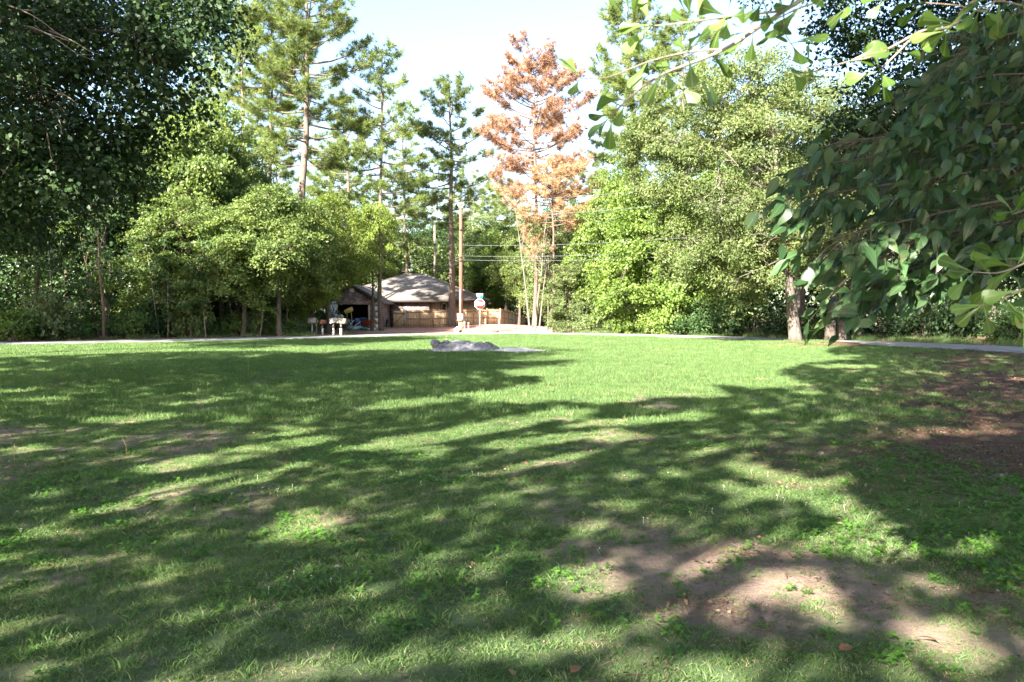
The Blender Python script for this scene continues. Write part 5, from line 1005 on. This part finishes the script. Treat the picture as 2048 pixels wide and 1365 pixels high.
x, y = area(26000, 29, 60, .72, 2); m_ = ok_ground(x, y, .93, .7); x, y = x[m_], y[m_]; n = len(x)
scatter('lawn_grass', pts3(x, y), rots(n, .05), np.ones((n, 3)) * (.8 + .4 * rs.rand(n))[:, None], rs.choice(3, n, p=[.48, .43, .09]), tf, 'short lawn grass along the road')
# rough verge beyond the road
tv = [tuft(31, .5, 150, .3, .02, 'grass', 1), tuft(32, .5, 120, .2, .02, 'grass', 1), tuft(33, .4, 60, .22, .016, 'grass_dry', 1)]
x = rs.uniform(-30, 30, 16000); y = rs.uniform(30, 66, 16000); rd = road_signed(x, y); m_ = (rd > ROAD_W + .3) & (rd < ROAD_W + 3.4 + 3 * rs.rand(len(x))) & ((x > 4.6) | (rs.rand(len(x)) < .12) & (x < -11.5)) & (rs.rand(len(x)) < .55)
x, y = x[m_], y[m_]; n = len(x); scatter('verge_grass', pts3(x, y), rots(n, .1), np.ones((n, 3)) * (.6 + .7 * rs.rand(n))[:, None], rs.choice(3, n), tv, 'rough grass on the far side of the road')
# clover and low weeds
cv = [clover(1), clover(2, 18, .1), clover(3, 10, .06)]
x, y = area(9000, 2.6, 10); w_ = sstep(.5, .66, fbm(x / 1.1 + 30, y / 1.1, 63, 3)) + 1.2 * sstep(.9, 2.2, x - .22 * y) * sstep(9, 5, y); m_ = (rs.rand(len(x)) < np.clip(w_, 0, 1) * np.where(x > .2 * y, 1, .45)) & (rs.rand(len(x)) > .75 * dirtmask(x, y)); x, y = x[m_], y[m_]; n = len(x)
scatter('clover_patch', pts3(x, y), rots(n, .08), np.ones((n, 3)) * (.6 + .6 * rs.rand(n))[:, None], rs.choice(3, n), cv, 'low clover and broad leaved weeds in the lawn')
# pine straw and litter
def litter(seed):
    rs = np.random.RandomState(seed); m = MB(); n = 40; B = np.stack([rs.uniform(-.2, .2, n), rs.uniform(-.2, .2, n), rs.rand(n) * .015], -1); a = rs.rand(n) * 6.28; A = np.stack([np.cos(a), np.sin(a), rs.randn(n) * .08], -1); m.tris(B, A, np.stack([-A[:, 1], A[:, 0], 0 * a], -1), .1 + .08 * rs.rand(n), .005)
    n = 7; B = np.stack([rs.uniform(-.2, .2, n), rs.uniform(-.2, .2, n), .012 + rs.rand(n) * .01], -1); m.leaves(B, rs.randn(n, 3) * np.array([1, 1, .15]), np.array([0, 0, 1.]) + rs.randn(n, 3) * .3, .034, .02, .3)
    return bpy.data.objects.new('litter', m.mesh('litter', M['litter']))
M['litter'] = leafmat('litter', (.07, .04, .027), (.17, .10, .06), (.30, .22, .15), trans=.05)
lt_ = [litter(1), litter(2), litter(3)]
x = np.concatenate([rs.uniform(2, 30, 16000), rs.uniform(-12, 12, 2500)]); y = np.concatenate([rs.uniform(6, 41, 16000), rs.uniform(2.6, 12, 2500)]); m_ = np.concatenate([rs.rand(16000) < strawmask(x[:16000], y[:16000]), rs.rand(2500) < .05 + .4 * dirtmask(x[16000:], y[16000:])]) & (road_signed(x, y) < -ROAD_W); x, y = x[m_], y[m_]; n = len(x)
scatter('leaf_litter', pts3(x, y) + np.array([0, 0, .004]), rots(n, .05), np.ones((n, 3)) * (.8 + .6 * rs.rand(n))[:, None], rs.choice(3, n), lt_, 'brown pine straw and dry leaf litter under the right trees')
x = rs.uniform(-30, 26, 9000); y = rs.uniform(36, 64, 9000); rd = road_signed(x, y); m_ = (rd > ROAD_W + .05) & (rd < ROAD_W + 2.6) & ((x < -11) | (x > 9)); x, y = x[m_], y[m_]; n = len(x)
scatter('leaf_litter', pts3(x, y) + np.array([0, 0, .01]), rots(n, .1), np.ones((n, 3)) * (1.2 + .8 * rs.rand(n))[:, None], rs.choice(3, n), lt_, 'dry leaf litter along the far road edge')
cb = []
for k_ in range(3):
    m = MB(); r_ = np.random.RandomState(k_ + 60)
    for _ in range(9): m.box((r_.uniform(-.09, .09), r_.uniform(-.09, .09), .003), tuple(r_.uniform(.003, .009, 3)), r_.rand() * 3, r_.rand(), r_.rand())
    cb.append(bpy.data.objects.new('crumb', m.mesh('crumb', noisemat('soil_crumb', [(.12, .085, .066), (.22, .16, .128)], 20))))
x, y = area(9000, 2.6, 10, .72, .5); m_ = rs.rand(len(x)) < (.1 + .5 * dirtmask(x, y)) * (.3 + 1.2 * (fbm(x / .35, y / .35, 93, 2) > .5)); x, y = x[m_], y[m_]; n = len(x)
scatter('soil_crumbs', pts3(x, y), rots(n, .1), np.ones((n, 3)) * (.5 + .9 * rs.rand(n) ** 2)[:, None], rs.choice(3, n), cb, 'crumbs of dry soil and grit on the bare patches')
# tiny white flower heads
fl = MB(); x, y = area(200, 3, 8, .7, .3); m_ = fbm(x / 1.2 + 9, y / 1.2, 71, 2) > .55; x, y = x[m_], y[m_]; z = terrain(x, y)
for a, b, c in zip(x, y, z):
    h = .03 + .02 * rs.rand(); fl.tube([(a, b, c), (a + .01 * rs.randn(), b, c + h)], [.0012, .001], 3, cap=False); fl.box((a, b, c + h), (.0055, .0055, .005), rs.rand())
tag(fl.build('flower_heads', plain('flower_white', (.62, .66, .52))), 'tiny pale flower heads dotted through the near lawn', kind='stuff')
# seed stalks
def stalk(seed, h):
    rs = np.random.RandomState(seed); m = MB(); m.tube([(0, 0, -.02), (.01, 0, h * .6), (.03 * rs.randn(), .02, h)], [.0035, .003, .002], 3)
    m2 = MB()
    for k in range(10): m2.tris(np.array([[0, 0, h * (.72 + .028 * k)]]), unit(np.array([[rs.randn() * .6, rs.randn() * .4, .8]])), np.array([[1., 0, 0]]), .06, .011)
    root = empty('weed_stalk'); m.build('stem', M['grass_dry'], root); m2.build('seed_head', M['grass_dry'], root); return root
s0 = [stalk(1, .55), stalk(2, .4)]; sk = set()
SK = [('left', 881, 705, .55), ('l', 888, 706, .5), ('l', 893, 700, .62), ('l', 906, 707, .6), ('l', 859, 706, .4), ('l', 899, 706, .35), ('l', 920, 705, .5), ('l', 934, 702, .35), ('l', 946, 701, .55), ('l', 892, 735, .45), ('l', 929, 735, .4), ('l', 968, 698, .3), ('l', 495, 755, .5), ('l', 203, 918, .22), ('l', 249, 915, .22), ('l', 24, 930, .2), ('l', 54, 680, .5)]
for k_, (_, u, v, h) in enumerate(SK):
    d = F_PX * CAM_H / (v - HORIZON); kk = k_ % 2; o = s0[kk] if kk not in sk else dup(s0[kk]); sk.add(kk); put(o, u, d, 1, h / (.55, .4)[kk], k_ * 1.1)
    near = k_ < 12; tag(o, ('%s dry seed stalk from the left around the ash mound' % ORD[sorted(range(12), key=lambda i: SK[i][1]).index(k_)]) if near else ['lone seed stalk in the shaded lawn left of centre', 'left seed stalk of the sunny left streak', 'right seed stalk of the sunny left streak', 'short seed stalk at the left picture edge', 'seed stalk near the road at far left'][k_ - 12], 'weed', 'dry seed stalks in the lawn')
# fallen leaves and stones
M['fallen'] = leafmat('fallen_leaf', (.30, .13, .06), (.42, .24, .13), trans=.1); flm, _ = leafmesh('z', OVP, M['fallen'], .35, .5)
FL = [(1690, 1322, .14, .5, 'dark curled fallen leaf on bare dirt near the bottom right'), (1887, 1308, .13, 2.2, 'orange fallen leaf among clover near the bottom right corner'), (1050, 938, .12, 1.0, 'brown fallen leaf on lit grass in mid lawn'), (1985, 1210, .14, 2.9, 'tan fallen leaf at the right edge'), (1512, 914, .1, .2, 'orange fallen leaf in dappled shade right of centre'), (1026, 1357, .1, 1.7, 'brown fallen leaf at bottom centre'), (1145, 1352, .12, .9, 'brown fallen leaf right of bottom centre'), (1655, 1105, .1, 2.4, 'small tan leaf on the dirt patch'), (1330, 1060, .1, 3, 'small brown leaf left of the dirt patch')]
for u, v, s, a_, lab in FL:
    d = F_PX * CAM_H / (v - HORIZON); x = X(u, d); o = bpy.data.objects.new('fallen_leaf', flm); COL.objects.link(o); o.location = (x, d, tz(x, d) + .03); o.rotation_euler = (.3, -.2, a_); o.scale = (s * .75, s * .75, s * .75); tag(o, lab, 'leaf')
for k_, (u, v, s, lab) in enumerate([(672, 1139, .035, 'pale stone in the shaded grass left of centre'), (1645, 912, .05, 'pale stone at the edge of the brown straw'), (1760, 1038, .04, 'small grey stone in dappled grass at right'), (2005, 952, .06, 'pale stone in brown straw near right edge'), (1303, 782, .08, 'pale stone in sunny grass right of the mound')]):
    d = F_PX * CAM_H / (v - HORIZON); x = X(u, d); o = rock(90 + k_, (s, s * .8, s * .55), 'stone', M['bark_pale']); o.location = (x, d, tz(x, d) + s * .15); tag(o, lab, 'stone')
SC['tris'] = sum(len(o.data.loops) - 2 * len(o.data.polygons) for o in {o.data.name: o for o in COL.objects if o.type == 'MESH'}.values()); print('tris', sum(len(o.data.loops) - 2 * len(o.data.polygons) for o in {o.data.name: o for o in COL.objects if o.type == 'MESH'}.values()), 'objects', len(COL.objects))
